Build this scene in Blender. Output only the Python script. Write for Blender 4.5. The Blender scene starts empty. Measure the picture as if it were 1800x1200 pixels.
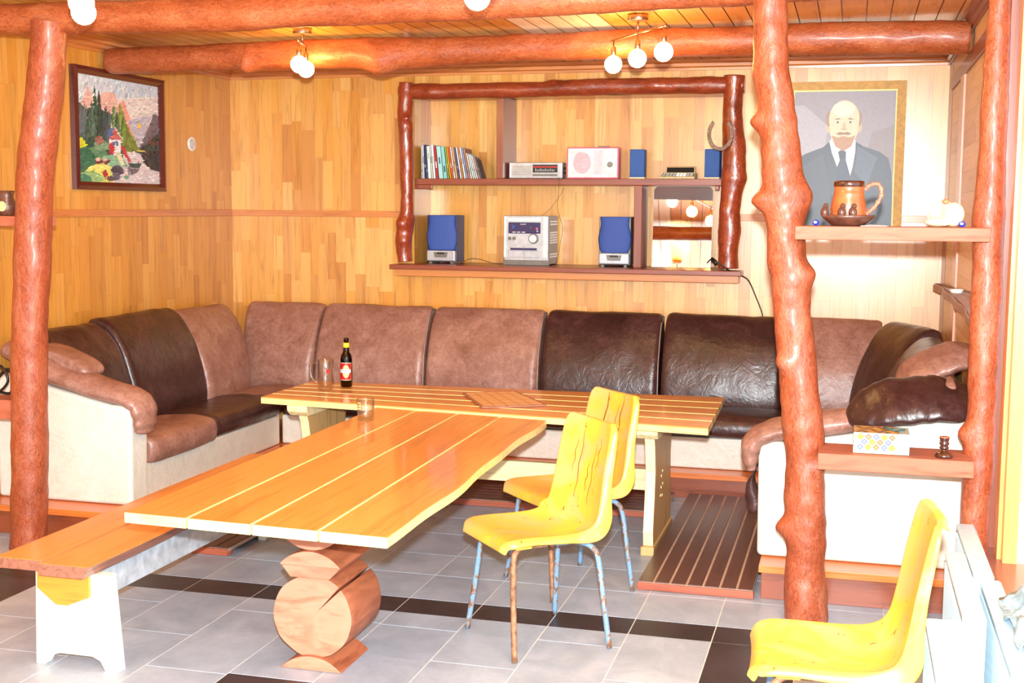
import bpy, bmesh, math, random
from mathutils import Vector, Matrix, noise
random.seed(7)
S = bpy.context.scene
COL = S.collection
PI = math.pi

# ---------------------------------------------------------------- camera
F = 2209.3
RX = Vector((0.965, -0.035, 0.259)); RY = Vector((0.261, 0.100, -0.960))
# rows: world X, Y, Z expressed in camera axes (right, up, back)
def _d(p): return Vector((p[0] - 900, -(p[1] - 600), -F)).normalized()
rX = -_d((-7350, 300)); rY = _d((1500, 370)); rZ = rX.cross(rY).normalized(); rY = rZ.cross(rX).normalized()
R = Matrix((rX, rY, rZ))
CAM = Vector((0, 0, 1.75))
cam = bpy.data.cameras.new('camera'); cam.sensor_width = 36; cam.lens = F / 1800 * 36
cam.clip_start = .05; cam.clip_end = 60
co = bpy.data.objects.new('camera', cam); COL.objects.link(co)
co.matrix_world = Matrix.Translation(CAM) @ R.to_4x4(); S.camera = co

# ---------------------------------------------------------------- light and exposure
S.view_settings.view_transform = 'Standard'; S.view_settings.look = 'None'
S.view_settings.gamma = 1; S.view_settings.use_curve_mapping = False
S.view_settings.exposure = 0.42
w = bpy.data.worlds.new('world'); S.world = w; w.use_nodes = True
w.node_tree.nodes['Background'].inputs[0].default_value = (.86, .95, 1.0, 1)
w.node_tree.nodes['Background'].inputs[1].default_value = 1.9
def area(name, loc, target, size, power, color, shape='DISK', size_y=None):
    l = bpy.data.lights.new(name, 'AREA'); l.shape = shape; l.size = size
    if size_y: l.size_y = size_y
    l.energy = power; l.color = color
    o = bpy.data.objects.new(name, l); COL.objects.link(o); o.location = loc
    o.rotation_euler = (Vector(target) - Vector(loc)).to_track_quat('-Z', 'Y').to_euler()
    return o
area('camera_flash', (0.01, -0.02, 1.92), (-1.9, 8.0, 1.75), .07, 430, (.90, .97, 1.0))
area('assumed_daylight_fill', (0.9, 1.2, 1.9), (-2.0, 6.5, 1.2), 1.2, 60, (.93, .97, 1.0), 'RECTANGLE', 1.3)  # added area light for assumed daylight from the right; no window is modelled

# ---------------------------------------------------------------- helpers: materials
def lin(c):
    r = []
    for v in c[:3]:
        v = v / 255
        r.append(v / 12.92 if v <= .04045 else ((v + .055) / 1.055) ** 2.4)
    return (*r, 1)
def newmat(name):
    m = bpy.data.materials.new(name); m.use_nodes = True
    nt = m.node_tree; return m, nt, nt.nodes['Principled BSDF']
def nd(nt, t, **k):
    n = nt.nodes.new(t)
    for a, v in k.items(): setattr(n, a, v)
    return n
def math_(nt, op, a, b=None, c=None):
    n = nd(nt, 'ShaderNodeMath', operation=op)
    for i, v in enumerate((a, b, c)):
        if v is None: continue
        if isinstance(v, (int, float)): n.inputs[i].default_value = v
        else: nt.links.new(v, n.inputs[i])
    return n.outputs[0]
def ramp(nt, fac, stops, interp='LINEAR'):
    r = nd(nt, 'ShaderNodeValToRGB'); cr = r.color_ramp; cr.interpolation = interp
    while len(cr.elements) < len(stops): cr.elements.new(.5)
    for e, (p, c) in zip(cr.elements, stops):
        e.position = p; e.color = c if len(c) == 4 else lin(c)
    nt.links.new(fac, r.inputs[0]); return r.outputs[0]
def mixc(nt, fac, a, b, mode='MIX'):
    n = nd(nt, 'ShaderNodeMix', data_type='RGBA', blend_type=mode)
    for i, v in ((0, fac), (6, a), (7, b)):
        if isinstance(v, (int, float)): n.inputs[i].default_value = v
        elif isinstance(v, tuple): n.inputs[i].default_value = v if len(v) == 4 else lin(v)
        else: nt.links.new(v, n.inputs[i])
    return n.outputs[2]
def noise_t(nt, vec, scale, detail=4, dist=0, rough=.55):
    n = nd(nt, 'ShaderNodeTexNoise'); n.inputs['Scale'].default_value = scale
    n.inputs['Detail'].default_value = detail; n.inputs['Distortion'].default_value = dist
    n.inputs['Roughness'].default_value = rough
    nt.links.new(vec, n.inputs['Vector']); return n.outputs['Fac']
def coords(nt, stretch=(1, 1, 1), island=False):
    tc = nd(nt, 'ShaderNodeTexCoord'); mp = nd(nt, 'ShaderNodeMapping')
    nt.links.new(tc.outputs['Object'], mp.inputs[0]); mp.inputs['Scale'].default_value = stretch
    v = mp.outputs[0]
    if island:
        g = nd(nt, 'ShaderNodeNewGeometry'); a = nd(nt, 'ShaderNodeVectorMath', operation='MULTIPLY_ADD')
        cb = nd(nt, 'ShaderNodeCombineXYZ')
        for i in range(3): nt.links.new(g.outputs['Random Per Island'], cb.inputs[i])
        nt.links.new(cb.outputs[0], a.inputs[0]); a.inputs[1].default_value = (37, 53, 71)
        nt.links.new(v, a.inputs[2]); return a.outputs[0], g.outputs['Random Per Island']
    return v, None
def bump(nt, b, h, strength, dist=.01):
    n = nd(nt, 'ShaderNodeBump'); n.inputs['Strength'].default_value = strength
    n.inputs['Distance'].default_value = dist
    nt.links.new(h, n.inputs['Height']); nt.links.new(n.outputs[0], b.inputs['Normal'])
def plain(name, c, rough=.5, metal=0, coat=0, var=.06, scale=30, spec=.5, bmp=0):
    """solid colour with a slight mottling"""
    m, nt, b = newmat(name); v, _ = coords(nt)
    f = noise_t(nt, v, scale, 3)
    lo = tuple(max(0, x * (1 - var)) for x in c); hi = tuple(min(255, x * (1 + var)) for x in c)
    nt.links.new(ramp(nt, f, [(.3, lo), (.7, hi)]), b.inputs['Base Color'])
    b.inputs['Roughness'].default_value = rough; b.inputs['Metallic'].default_value = metal
    b.inputs['Coat Weight'].default_value = coat; b.inputs['Specular IOR Level'].default_value = spec
    if bmp: bump(nt, b, f, bmp)
    return m
def wood(name, tones, axis='z', rough=.4, coat=.3, grain=.25, island=True, fine=60, coarse=2.5, coat_rough=.2):
    m, nt, b = newmat(name)
    st = {'x': (coarse, fine, fine), 'y': (fine, coarse, fine), 'z': (fine, fine, coarse)}[axis]
    v, rnd = coords(nt, st, True)
    n1 = noise_t(nt, v, 1.0, 5, 1.2)
    st2 = tuple(s * .22 for s in st)
    v2, _ = coords(nt, st2, True)
    n2 = noise_t(nt, v2, 1.0, 3, 2.5)
    stops = [(i / (len(tones) - 1), t) for i, t in enumerate(tones)]
    if island: base = ramp(nt, rnd, stops)
    else: base = ramp(nt, n2, [(.25 + .5 * p, c) for p, c in stops])
    g = math_(nt, 'ADD', math_(nt, 'MULTIPLY', n1, .6), math_(nt, 'MULTIPLY', n2, .4))
    d = 1 - grain
    gr = ramp(nt, g, [(.32, (d * .8, d * .72, d * .6, 1)), (.5, (1, 1, 1, 1)), (.7, (1, 1, 1, 1))])
    nt.links.new(mixc(nt, 1.0, base, gr, 'MULTIPLY'), b.inputs['Base Color'])
    b.inputs['Roughness'].default_value = rough; b.inputs['Coat Weight'].default_value = coat
    b.inputs['Coat Roughness'].default_value = coat_rough
    bump(nt, b, g, .12, .004)
    return m
def logmat(name, c1, c2, c3, rough=.38, coat=.45):
    """varnished peeled log: patchy red-brown with wavy scars"""
    m, nt, b = newmat(name); v, _ = coords(nt, (1, 1, .45) if 'post' in name else (.45, 1, 1))
    n1 = noise_t(nt, v, 9, 5, .8); n2 = noise_t(nt, v, 38, 4, 2.2); n3 = noise_t(nt, v, 17, 2, 4.5)
    base = ramp(nt, n1, [(.32, c1), (.5, c2), (.68, c3)])
    base = mixc(nt, .35, base, ramp(nt, n2, [(.35, c1), (.65, c3)]))
    line = ramp(nt, math_(nt, 'ABSOLUTE', math_(nt, 'SUBTRACT', n3, .5)), [(0, (.52, .42, .40, 1)), (.022, (.75, .68, .66, 1)), (.04, (1, 1, 1, 1))])
    nt.links.new(mixc(nt, .8, base, line, 'MULTIPLY'), b.inputs['Base Color'])
    b.inputs['Roughness'].default_value = rough; b.inputs['Coat Weight'].default_value = coat
    b.inputs['Coat Roughness'].default_value = .22
    bump(nt, b, math_(nt, 'ADD', n1, math_(nt, 'MULTIPLY', n2, .5)), .5, .012)
    return m
def leather(name, c1, c2, c3, rough=.38):
    m, nt, b = newmat(name); v, _ = coords(nt)
    n1 = noise_t(nt, v, 5, 6, .6, .65); n2 = noise_t(nt, v, 26, 5, 1.5, .6); n3 = noise_t(nt, v, 8, 3, 3)
    g = math_(nt, 'ADD', math_(nt, 'MULTIPLY', n1, .6), math_(nt, 'MULTIPLY', n2, .4))
    nt.links.new(ramp(nt, g, [(.36, c1), (.5, c2), (.64, c3)]), b.inputs['Base Color'])
    b.inputs['Roughness'].default_value = rough; b.inputs['Specular IOR Level'].default_value = .55
    bump(nt, b, math_(nt, 'ADD', math_(nt, 'MULTIPLY', n2, .25), n3), .3, .012)
    return m
def emis(name, c, s):
    m, nt, b = newmat(name); b.inputs['Base Color'].default_value = (1, 1, 1, 1)
    b.inputs['Emission Color'].default_value = lin(c); b.inputs['Emission Strength'].default_value = s
    return m
def glassm(name, c=(255, 255, 255), rough=.02, ior=1.45):
    m, nt, b = newmat(name); b.inputs['Base Color'].default_value = lin(c)
    b.inputs['Transmission Weight'].default_value = 1; b.inputs['Roughness'].default_value = rough
    b.inputs['IOR'].default_value = ior; return m
def vcol(name, rough=.5, coat=0):
    m, nt, b = newmat(name); a = nd(nt, 'ShaderNodeVertexColor', layer_name='Col')
    v, _ = coords(nt); f = noise_t(nt, v, 60, 4, 1)
    nt.links.new(mixc(nt, .35, a.outputs[0], mixc(nt, 1.0, a.outputs[0], ramp(nt, f, [(.3, (.72, .72, .72, 1)), (.7, (1.2, 1.2, 1.2, 1))]), 'MULTIPLY')), b.inputs['Base Color'])
    b.inputs['Roughness'].default_value = rough; b.inputs['Coat Weight'].default_value = coat
    return m

M = {}
M['oak_wall'] = wood('oak_wall', [(212, 142, 54), (230, 168, 76), (220, 150, 58), (238, 188, 108), (204, 134, 56), (234, 178, 92), (222, 164, 88), (226, 160, 66)], 'z', .36, 1.0, .18, fine=42, coat_rough=.26)
M['oak_wall_left'] = wood('oak_wall_left', [(206, 140, 52), (218, 154, 66), (196, 130, 50), (222, 164, 80), (208, 142, 56)], 'z', .42, .35, .16, fine=42, coat_rough=.3)
M['oak_side'] = wood('oak_side', [(226, 178, 122), (236, 196, 146), (214, 160, 104)], 'y', .42, .35, .15, fine=50, coat_rough=.3)
M['ceiling_wood'] = wood('ceiling_wood', [(232, 166, 76), (220, 148, 62), (238, 176, 92), (212, 138, 58)], 'y', .35, .5, .25, fine=45, coat_rough=.18)
M['trim_x'] = wood('trim_x', [(206, 128, 66), (220, 146, 82)], 'x', .4, .4, .2)
M['trim_y'] = wood('trim_y', [(196, 118, 58), (210, 134, 72)], 'y', .4, .4, .2)
M['dark_trim'] = wood('dark_trim', [(132, 68, 44), (150, 80, 54)], 'y', .45, .3, .25)
M['dark_trim_x'] = wood('dark_trim_x', [(138, 66, 42), (158, 78, 52)], 'x', .4, .35, .25)
M['dark_trim_z'] = wood('dark_trim_z', [(140, 72, 46), (156, 82, 56)], 'z', .4, .35, .2)
M['pink_trim'] = wood('pink_trim', [(206, 146, 118), (214, 156, 130)], 'z', .4, .35, .15)
M['plinth'] = wood('plinth', [(126, 58, 34), (152, 76, 44), (110, 48, 30)], 'x', .4, .35, .35, fine=25)
M['plinth_cap'] = wood('plinth_cap', [(220, 116, 48), (226, 126, 56)], 'x', .35, .4, .12)
M['log_post'] = logmat('log_post', (138, 58, 26), (166, 76, 38), (184, 110, 80), .48, .18)
M['log_beam'] = logmat('log_beam', (138, 62, 28), (168, 82, 40), (186, 110, 68), .48, .18)
M['log_frame_post'] = logmat('log_frame_post', (112, 40, 20), (158, 60, 30), (180, 84, 50), .25, .8)
M['log_frame_beam'] = logmat('log_frame_beam', (112, 44, 22), (156, 64, 34), (176, 84, 48), .3, .6)
M['leather_tan'] = leather('leather_tan', (128, 86, 72), (154, 110, 95), (176, 136, 121))
M['leather_dark'] = leather('leather_dark', (44, 24, 22), (62, 36, 34), (84, 54, 52), .33)
M['vinyl'] = leather('vinyl', (212, 206, 192), (222, 217, 205), (228, 224, 214), .4)
M['piping'] = plain('piping', (150, 130, 125), .3)
M['table_top'] = wood('table_top', [(216, 138, 60), (224, 150, 74), (206, 128, 52)], 'y', .3, .6, .2, fine=34, coarse=1.6, coat_rough=.08)
M['table_top_x'] = wood('table_top_x', [(218, 144, 68), (226, 156, 82), (210, 136, 62)], 'x', .3, .6, .2, fine=34, coarse=1.6, coat_rough=.08)
M['table_edge'] = wood('table_edge', [(252, 226, 156), (250, 216, 140)], 'x', .4, .3, .12, fine=30)
M['pale_wood'] = wood('pale_wood', [(250, 232, 180), (246, 222, 164)], 'z', .5, .15, .14, fine=30)
M['trestle_wood'] = wood('trestle_wood', [(214, 176, 116), (196, 154, 96)], 'z', .5, .15, .25, fine=30)
M['bench_top'] = wood('bench_top', [(232, 158, 84), (226, 150, 76)], 'y', .3, .5, .2, fine=34, coarse=1.6, coat_rough=.1)
M['bench_edge'] = wood('bench_edge', [(168, 112, 90), (150, 94, 74)], 'y', .45, .3, .3, fine=34, island=False)
M['honey'] = wood('honey', [(214, 140, 48), (222, 150, 60)], 'x', .35, .4, .3, fine=30)
M['grey_board'] = plain('grey_board', (176, 182, 190), .5, 0, .1, .12, 18)
M['log_end'] = wood('log_end', [(190, 120, 90), (200, 134, 106), (176, 104, 76)], 'x', .7, 0, .28, island=False, fine=24, coarse=6)
M['log_bark'] = wood('log_bark', [(150, 82, 54), (170, 100, 68), (126, 62, 42)], 'y', .6, .05, .35, island=False, fine=20, coarse=4)
M['tile_grey'] = None
def tilemat(name, a, b_, c):
    m, nt, b = newmat(name); v, rnd = coords(nt, (1, 1, 1), True)
    n = noise_t(nt, v, 3.5, 5, 1.2); n2 = noise_t(nt, v, 40, 3)
    base = ramp(nt, n, [(.3, a), (.5, b_), (.7, c)])
    sp = ramp(nt, n2, [(.3, (.94, .94, .94, 1)), (.7, (1.03, 1.03, 1.03, 1))])
    isl = ramp(nt, rnd, [(0, (.93, .93, .94, 1)), (1, (1.03, 1.03, 1.02, 1))])
    nt.links.new(mixc(nt, 1.0, mixc(nt, 1.0, base, sp, 'MULTIPLY'), isl, 'MULTIPLY'), b.inputs['Base Color'])
    b.inputs['Roughness'].default_value = .38
    bump(nt, b, n2, .05, .003); return m
M['tile_grey'] = tilemat('tile_grey', (150, 162, 178), (164, 176, 192), (180, 190, 204))
M['tile_black'] = tilemat('tile_black', (40, 34, 38), (50, 44, 50), (62, 54, 60))
M['grout'] = plain('grout', (222, 216, 206), .8)
M['mat_wood'] = wood('mat_wood', [(86, 52, 46), (100, 64, 58), (74, 42, 38)], 'y', .45, .25, .3, fine=30)
M['mat_wood_x'] = wood('mat_wood_x', [(86, 52, 46), (100, 64, 58), (74, 42, 38)], 'x', .45, .25, .3, fine=30)
M['mat_edge'] = wood('mat_edge', [(176, 92, 66), (160, 80, 58)], 'x', .5, .15, .3, fine=30)
def chairmat(name, stain):
    m, nt, b = newmat(name); v, _ = coords(nt)
    n1 = noise_t(nt, v, 4.5, 4, .8); n2 = noise_t(nt, v, 38, 3, .4)
    v3, _ = coords(nt, (22, 90, 6)); n3 = noise_t(nt, v3, 1.0, 3, .3)
    base = ramp(nt, n1, [(.34, (242, 200, 72)), (.48, (238, 184, 66)), (.6, (234, 180, 108))])
    spots = ramp(nt, n2, [(.695 - .02 * stain, (0, 0, 0, 1)), (.73, (1, 1, 1, 1))])
    c = mixc(nt, spots, base, (168, 84, 20))
    cr = ramp(nt, n3, [(.70, (0, 0, 0, 1)), (.74, (1, 1, 1, 1))])
    c = mixc(nt, cr, c, (150, 66, 12))
    nt.links.new(c, b.inputs['Base Color'])
    b.inputs['Roughness'].default_value = .33; b.inputs['Coat Weight'].default_value = .15
    return m
M['chair_yellow'] = chairmat('chair_yellow', 1)
M['mat_gap'] = plain('mat_gap', (196, 164, 140), .8)
M['chair_crack'] = plain('chair_crack', (120, 50, 12), .8)
def legmat(name):
    m, nt, b = newmat(name); v, _ = coords(nt, (1, 1, .6)); n = noise_t(nt, v, 34, 5, .6, .7)
    nt.links.new(ramp(nt, n, [(.4, (112, 78, 56)), (.47, (140, 110, 86)), (.5, (122, 152, 178)), (.62, (98, 138, 176)), (.7, (150, 168, 160))]), b.inputs['Base Color'])
    b.inputs['Roughness'].default_value = .5; return m
M['leg_paint'] = legmat('leg_paint')
M['leg_rust'] = plain('leg_rust', (140, 96, 66), .6, 0, 0, .3, 40)
M['rad_white'] = plain('rad_white', (188, 214, 226), .35, 0, .2, .02)
M['rad_groove'] = plain('rad_groove', (160, 186, 198), .45)
M['rad_slot'] = plain('rad_slot', (176, 160, 176), .5)
M['chrome'] = plain('chrome', (205, 205, 210), .18, 1)
M['nickel'] = plain('nickel', (190, 160, 140), .28, 1)
M['black'] = plain('black', (18, 18, 20), .4)
M['white'] = plain('white', (235, 235, 230), .5)
M['bulb'] = emis('bulb', (255, 206, 120), 70)
def thin_glass(name):
    m, nt, b = newmat(name); nt.nodes.remove(b); out = [n for n in nt.nodes if n.type == 'OUTPUT_MATERIAL'][0]
    t = nd(nt, 'ShaderNodeBsdfTransparent'); t.inputs[0].default_value = (.95, .96, .96, 1)
    g = nd(nt, 'ShaderNodeBsdfGlossy'); g.inputs['Roughness'].default_value = .06
    lw = nd(nt, 'ShaderNodeLayerWeight'); lw.inputs[0].default_value = .5
    f = math_(nt, 'ADD', math_(nt, 'MULTIPLY', math_(nt, 'POWER', lw.outputs['Facing'], 2.2), .8), .10)
    mx_ = nd(nt, 'ShaderNodeMixShader'); nt.links.new(f, mx_.inputs[0]); nt.links.new(t.outputs[0], mx_.inputs[1]); nt.links.new(g.outputs[0], mx_.inputs[2])
    nt.links.new(mx_.outputs[0], out.inputs[0]); return m
M['glass'] = thin_glass('glass')
M['bottle_glass'] = glassm('bottle_glass', (90, 26, 10), .03)
M['mirror'] = plain('mirror', (235, 235, 235), .015, 1, 0, 0)
M['mirror_edge'] = plain('mirror_edge', (200, 215, 205), .2)
M['art'] = vcol('art', .45); M['print'] = vcol('print', .4); M['paper'] = vcol('paper', .5)
M['maroon'] = wood('maroon', [(74, 22, 22), (90, 28, 26)], 'x', .3, .6, .2, coat_rough=.1)
M['maroon_red'] = plain('maroon_red', (150, 40, 26), .3, 0, .5)
M['gold_paper'] = plain('gold_paper', (196, 150, 74), .55, 0, 0, .08, 40)
M['yellow_line'] = plain('yellow_line', (246, 236, 150), .5)
M['silver'] = plain('silver', (188, 192, 198), .3, .4)
M['silver_dark'] = plain('silver_dark', (120, 116, 110), .4, .3)
M['speaker_blue'] = plain('speaker_blue', (58, 86, 164), .7, 0, 0, .08, 200, bmp=.2)
M['small_blue'] = plain('small_blue', (34, 84, 158), .6)
M['navy'] = plain('navy', (24, 36, 96), .5)
M['cream'] = plain('cream', (226, 216, 180), .45)
M['beige'] = plain('beige', (206, 190, 140), .45)
M['pink'] = plain('pink', (232, 120, 140), .4)
M['pink_white'] = plain('pink_white', (246, 226, 230), .4)
M['iron'] = plain('iron', (116, 92, 78), .55, .5, 0, .2, 60, bmp=.3)
M['clay'] = plain('clay', (178, 94, 50), .35, 0, .5, .1, 20)
M['clay_dark'] = plain('clay_dark', (96, 58, 44), .4, 0, .3, .2, 40, bmp=.3)
M['brown_glaze'] = plain('brown_glaze', (66, 30, 18), .15, 0, .8, .3, 40)
M['handle_pink'] = plain('handle_pink', (190, 116, 90), .35, 0, .3, .12, 90)
M['shell'] = plain('shell', (222, 200, 168), .35, 0, .3, .06, 14, bmp=.2)
M['shell_brown'] = plain('shell_brown', (190, 120, 80), .4)
M['blue_glass'] = plain('blue_glass', (24, 50, 190), .1, 0, .8, .3, 120)
M['plank_shelf'] = wood('plank_shelf', [(170, 100, 78), (180, 110, 86)], 'x', .6, .0, .25, fine=30, island=False)
M['plank_shelf_edge'] = wood('plank_shelf_edge', [(180, 92, 58), (184, 108, 84)], 'x', .6, .0, .3, fine=22, island=False, coarse=5)
M['live_edge'] = wood('live_edge', [(140, 84, 66), (158, 100, 80)], 'y', .5, .2, .3, fine=24, island=False)
M['bag'] = plain('bag', (150, 184, 204), .35, 0, .3, .12, 30, bmp=.6)
M['teal'] = plain('teal', (40, 96, 100), .5)
M['box_grey'] = plain('box_grey', (164, 178, 172), .5)
M['yellow_wood'] = wood('yellow_wood', [(242, 216, 150), (246, 224, 170), (236, 204, 130)], 'x', .4, .3, .12, fine=40)
M['orange_trim'] = wood('orange_trim', [(236, 158, 84), (240, 168, 96)], 'z', .4, .3, .12)
M['board_wood'] = wood('board_wood', [(236, 190, 132), (230, 180, 118)], 'x', .4, .3, .15, fine=40, island=False)
M['red_label'] = plain('red_label', (190, 26, 26), .4)
M['yellow_label'] = plain('yellow_label', (240, 226, 40), .4)
M['screen'] = plain('screen', (36, 28, 92), .15, 0, .6, .1)

# ---------------------------------------------------------------- helpers: meshes
class MB:
    def __init__(s): s.v = []; s.f = []; s.m = []; s.c = []; s.sm = []
    def add(s, vs, fs, mi=0, col=None, sm=False):
        o = len(s.v); s.v += [Vector(p) for p in vs]
        for f in fs: s.f.append([o + i for i in f]); s.m.append(mi); s.c.append(col); s.sm.append(sm)
        return s
    def box(s, a, b, mi=0, col=None, T=None):
        x0, y0, z0 = a; x1, y1, z1 = b
        vs = [(x0, y0, z0), (x1, y0, z0), (x1, y1, z0), (x0, y1, z0), (x0, y0, z1), (x1, y0, z1), (x1, y1, z1), (x0, y1, z1)]
        if T: vs = [T @ Vector(p) for p in vs]
        fs = [(0, 3, 2, 1), (4, 5, 6, 7), (0, 1, 5, 4), (1, 2, 6, 5), (2, 3, 7, 6), (3, 0, 4, 7)]
        o = len(s.f); s.add(vs, fs)
        for k in range(6):
            s.m[o + k] = mi[k] if isinstance(mi, (list, tuple)) else mi
            s.c[o + k] = col
        return s   # order of faces: bottom, top, -y, +x, +y, -x
    def poly(s, pts, mi=0, col=None): return s.add(pts, [list(range(len(pts)))], mi, col)
    def loft(s, rings, mi=0, caps=True, sm=True, closed=True, capmi=None):
        n = len(rings[0]); vs = [p for r in rings for p in r]; fs = []
        for i in range(len(rings) - 1):
            for j in range(n if closed else n - 1):
                a = i * n + j; b = i * n + (j + 1) % n
                fs.append((a, b, b + n, a + n))
        o = len(s.v); s.add(vs, fs, mi, None, sm)
        if caps:
            cm = mi if capmi is None else capmi
            for idx, flip in ((0, True), (len(rings) - 1, False)):
                f = [o + idx * n + j for j in range(n)]
                s.f.append(f[::-1] if flip else f); s.m.append(cm); s.c.append(None); s.sm.append(False)
        return s
    def tube(s, path, r, n=10, mi=0, caps=True):
        P = [Vector(p) for p in path]; rings = []; up = Vector((0, 0, 1)); prev = None
        for i, p in enumerate(P):
            t = (P[min(i + 1, len(P) - 1)] - P[max(i - 1, 0)]).normalized()
            if prev is None:
                a = t.orthogonal().normalized()
            else:
                a = (prev - t * prev.dot(t)).normalized()
            prev = a; b = t.cross(a)
            rr = r[i] if isinstance(r, (list, tuple)) else r
            rings.append([p + a * (rr * math.cos(2 * PI * k / n)) + b * (rr * math.sin(2 * PI * k / n)) for k in range(n)])
        return s.loft(rings, mi, caps)
    def lathe(s, prof, c=(0, 0, 0), n=28, mi=0, T=None, caps=True):
        c = Vector(c); rings = []
        for r, z in prof:
            ring = [Vector((r * math.cos(2 * PI * k / n), r * math.sin(2 * PI * k / n), z)) for k in range(n)]
            rings.append([(T @ p if T else p + c) for p in ring])
        return s.loft(rings, mi, caps)
    def sphere(s, c, r, mi=0, n=20, sc=(1, 1, 1), T=None):
        prof = [(max(1e-4, math.sin(PI * i / n)), -math.cos(PI * i / n)) for i in range(n + 1)]
        Q = Matrix.Translation(c) @ (T if T else Matrix.Identity(4)) @ Matrix.Diagonal((r * sc[0], r * sc[1], r * sc[2], 1))
        return s.lathe(prof, n=n + 4, mi=mi, T=Q, caps=False)
    def prism(s, pts, d, mi=0, capmi=None, sm=False):
        """pts 3D outline swept by vector d"""
        d = Vector(d); a = [Vector(p) for p in pts]; return s.loft([a, [p + d for p in a]], mi, True, sm, capmi=capmi)
def finish(name, mb, mats, parent=None, loc=None, world=True, bevel=0, sub=0, solid=0, seg=2, smooth=None):
    me = bpy.data.meshes.new(name)
    if loc is None and parent is None:
        xs = [p.x for p in mb.v]; ys = [p.y for p in mb.v]; zs = [p.z for p in mb.v]
        loc = Vector(((min(xs) + max(xs)) / 2, (min(ys) + max(ys)) / 2, min(zs)))
    off = Vector((0, 0, 0))
    if world:
        if parent is not None:
            off = Vector(parent.location); pp = parent.parent
            while pp is not None: off += Vector(pp.location); pp = pp.parent
        elif loc is not None: off = Vector(loc)
    me.from_pydata([tuple(p - off) for p in mb.v], [], mb.f)
    for i, k in enumerate(mats): me.materials.append(M[k] if isinstance(k, str) else k)
    me.polygons.foreach_set('material_index', mb.m)
    me.polygons.foreach_set('use_smooth', [bool(x) if smooth is None else smooth for x in mb.sm])
    if any(c is not None for c in mb.c):
        at = me.color_attributes.new('Col', 'FLOAT_COLOR', 'CORNER')
        for p in me.polygons:
            c = mb.c[p.index] or (200, 200, 200); c = lin(c)
            for li in p.loop_indices: at.data[li].color = c
    me.validate(); me.update()
    o = bpy.data.objects.new(name, me); COL.objects.link(o)
    if parent is not None: o.parent = parent
    elif loc is not None: o.location = loc
    if solid: md = o.modifiers.new('solid', 'SOLIDIFY'); md.thickness = solid; md.offset = 0
    if bevel: md = o.modifiers.new('bevel', 'BEVEL'); md.width = bevel; md.segments = seg; md.limit_method = 'ANGLE'; md.angle_limit = .7
    if sub: md = o.modifiers.new('sub', 'SUBSURF'); md.levels = sub; md.render_levels = sub
    return o
def tag(o, label, cat, group=None):
    o['label'] = label; o['category'] = cat
    if group: o['group'] = group
    return o
def thing(name, label, cat, loc, rz=0, group=None):
    o = bpy.data.objects.new(name, None); COL.objects.link(o); o.location = loc
    o.rotation_euler = (0, 0, rz); o.empty_display_size = .05
    return tag(o, label, cat, group)
def struct(name, mb, mats, **k):
    o = finish(name, mb, mats, **k); o['kind'] = 'structure'; return o
def cr(points, n):
    """Catmull-Rom through tuples"""
    P = [Vector(p) for p in points]; out = []
    for i in range(len(P) - 1):
        a = P[max(i - 1, 0)]; b = P[i]; c = P[i + 1]; d = P[min(i + 2, len(P) - 1)]
        for k in range(n):
            t = k / n
            out.append(.5 * ((2 * b) + (c - a) * t + (2 * a - 5 * b + 4 * c - d) * t * t + (3 * b - a - 3 * c + d) * t ** 3))
    out.append(P[-1]); return out
def text(s, size, T, mi=0, mb=None, extrude=.0):
    cu = bpy.data.curves.new('t', 'FONT'); cu.body = s; cu.size = size; cu.align_x = 'CENTER'; cu.align_y = 'CENTER'; cu.extrude = extrude
    o = bpy.data.objects.new('t', cu); me = o.to_mesh()
    mb.add([T @ v.co for v in me.vertices], [list(p.vertices) for p in me.polygons], mi)
    o.to_mesh_clear(); bpy.data.objects.remove(o); bpy.data.curves.remove(cu)

# ================================================================ ROOM
XL, XR, YB, ZC = -4.5, .565, 8.6, 2.745
NX0, NX1, NZ0, NZ1, NYB = -3.05, -.83, 1.34, 2.53, 8.96    # recess in the back wall
def cols(a, b, w, jit=.25):
    out = [a]
    while out[-1] < b - w * .6: out.append(min(b, out[-1] + w * random.choice((1, 1, 1, 1.35, .8))))
    out[-1] = b; return out
def planks_vert(mb, P, u0, u1, z0, z1, w=.078, mi=0, lmin=.22, lmax=.75, hole=None):
    """P(u,z)->point; tiles the rectangle with narrow vertical boards"""
    us = cols(u0, u1, w)
    if hole:
        us = sorted(set([u for u in us if abs(u - hole[0]) > .01 and abs(u - hole[1]) > .01] + [hole[0], hole[1]]))
    for a, b in zip(us[:-1], us[1:]):
        spans = [(z0, z1)]
        if hole and a >= hole[0] - 1e-4 and b <= hole[1] + 1e-4:
            spans = [(z0, min(z1, hole[2])), (max(z0, hole[3]), z1)]
        for (s0, s1) in spans:
            if s1 - s0 < .01: continue
            z = s0 - random.uniform(0, lmax)
            while z < s1:
                zn = z + random.uniform(lmin, lmax); p0 = max(z, s0); p1 = min(zn, s1)
                if s1 - p1 < .05: p1 = s1; zn = s1 + 1
                if p1 - p0 > .004:
                    g = .0006
                    mb.add([P(a + g, p0 + g), P(b - g, p0 + g), P(b - g, p1 - g), P(a + g, p1 - g)], [(0, 1, 2, 3)], mi)
                z = zn
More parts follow.
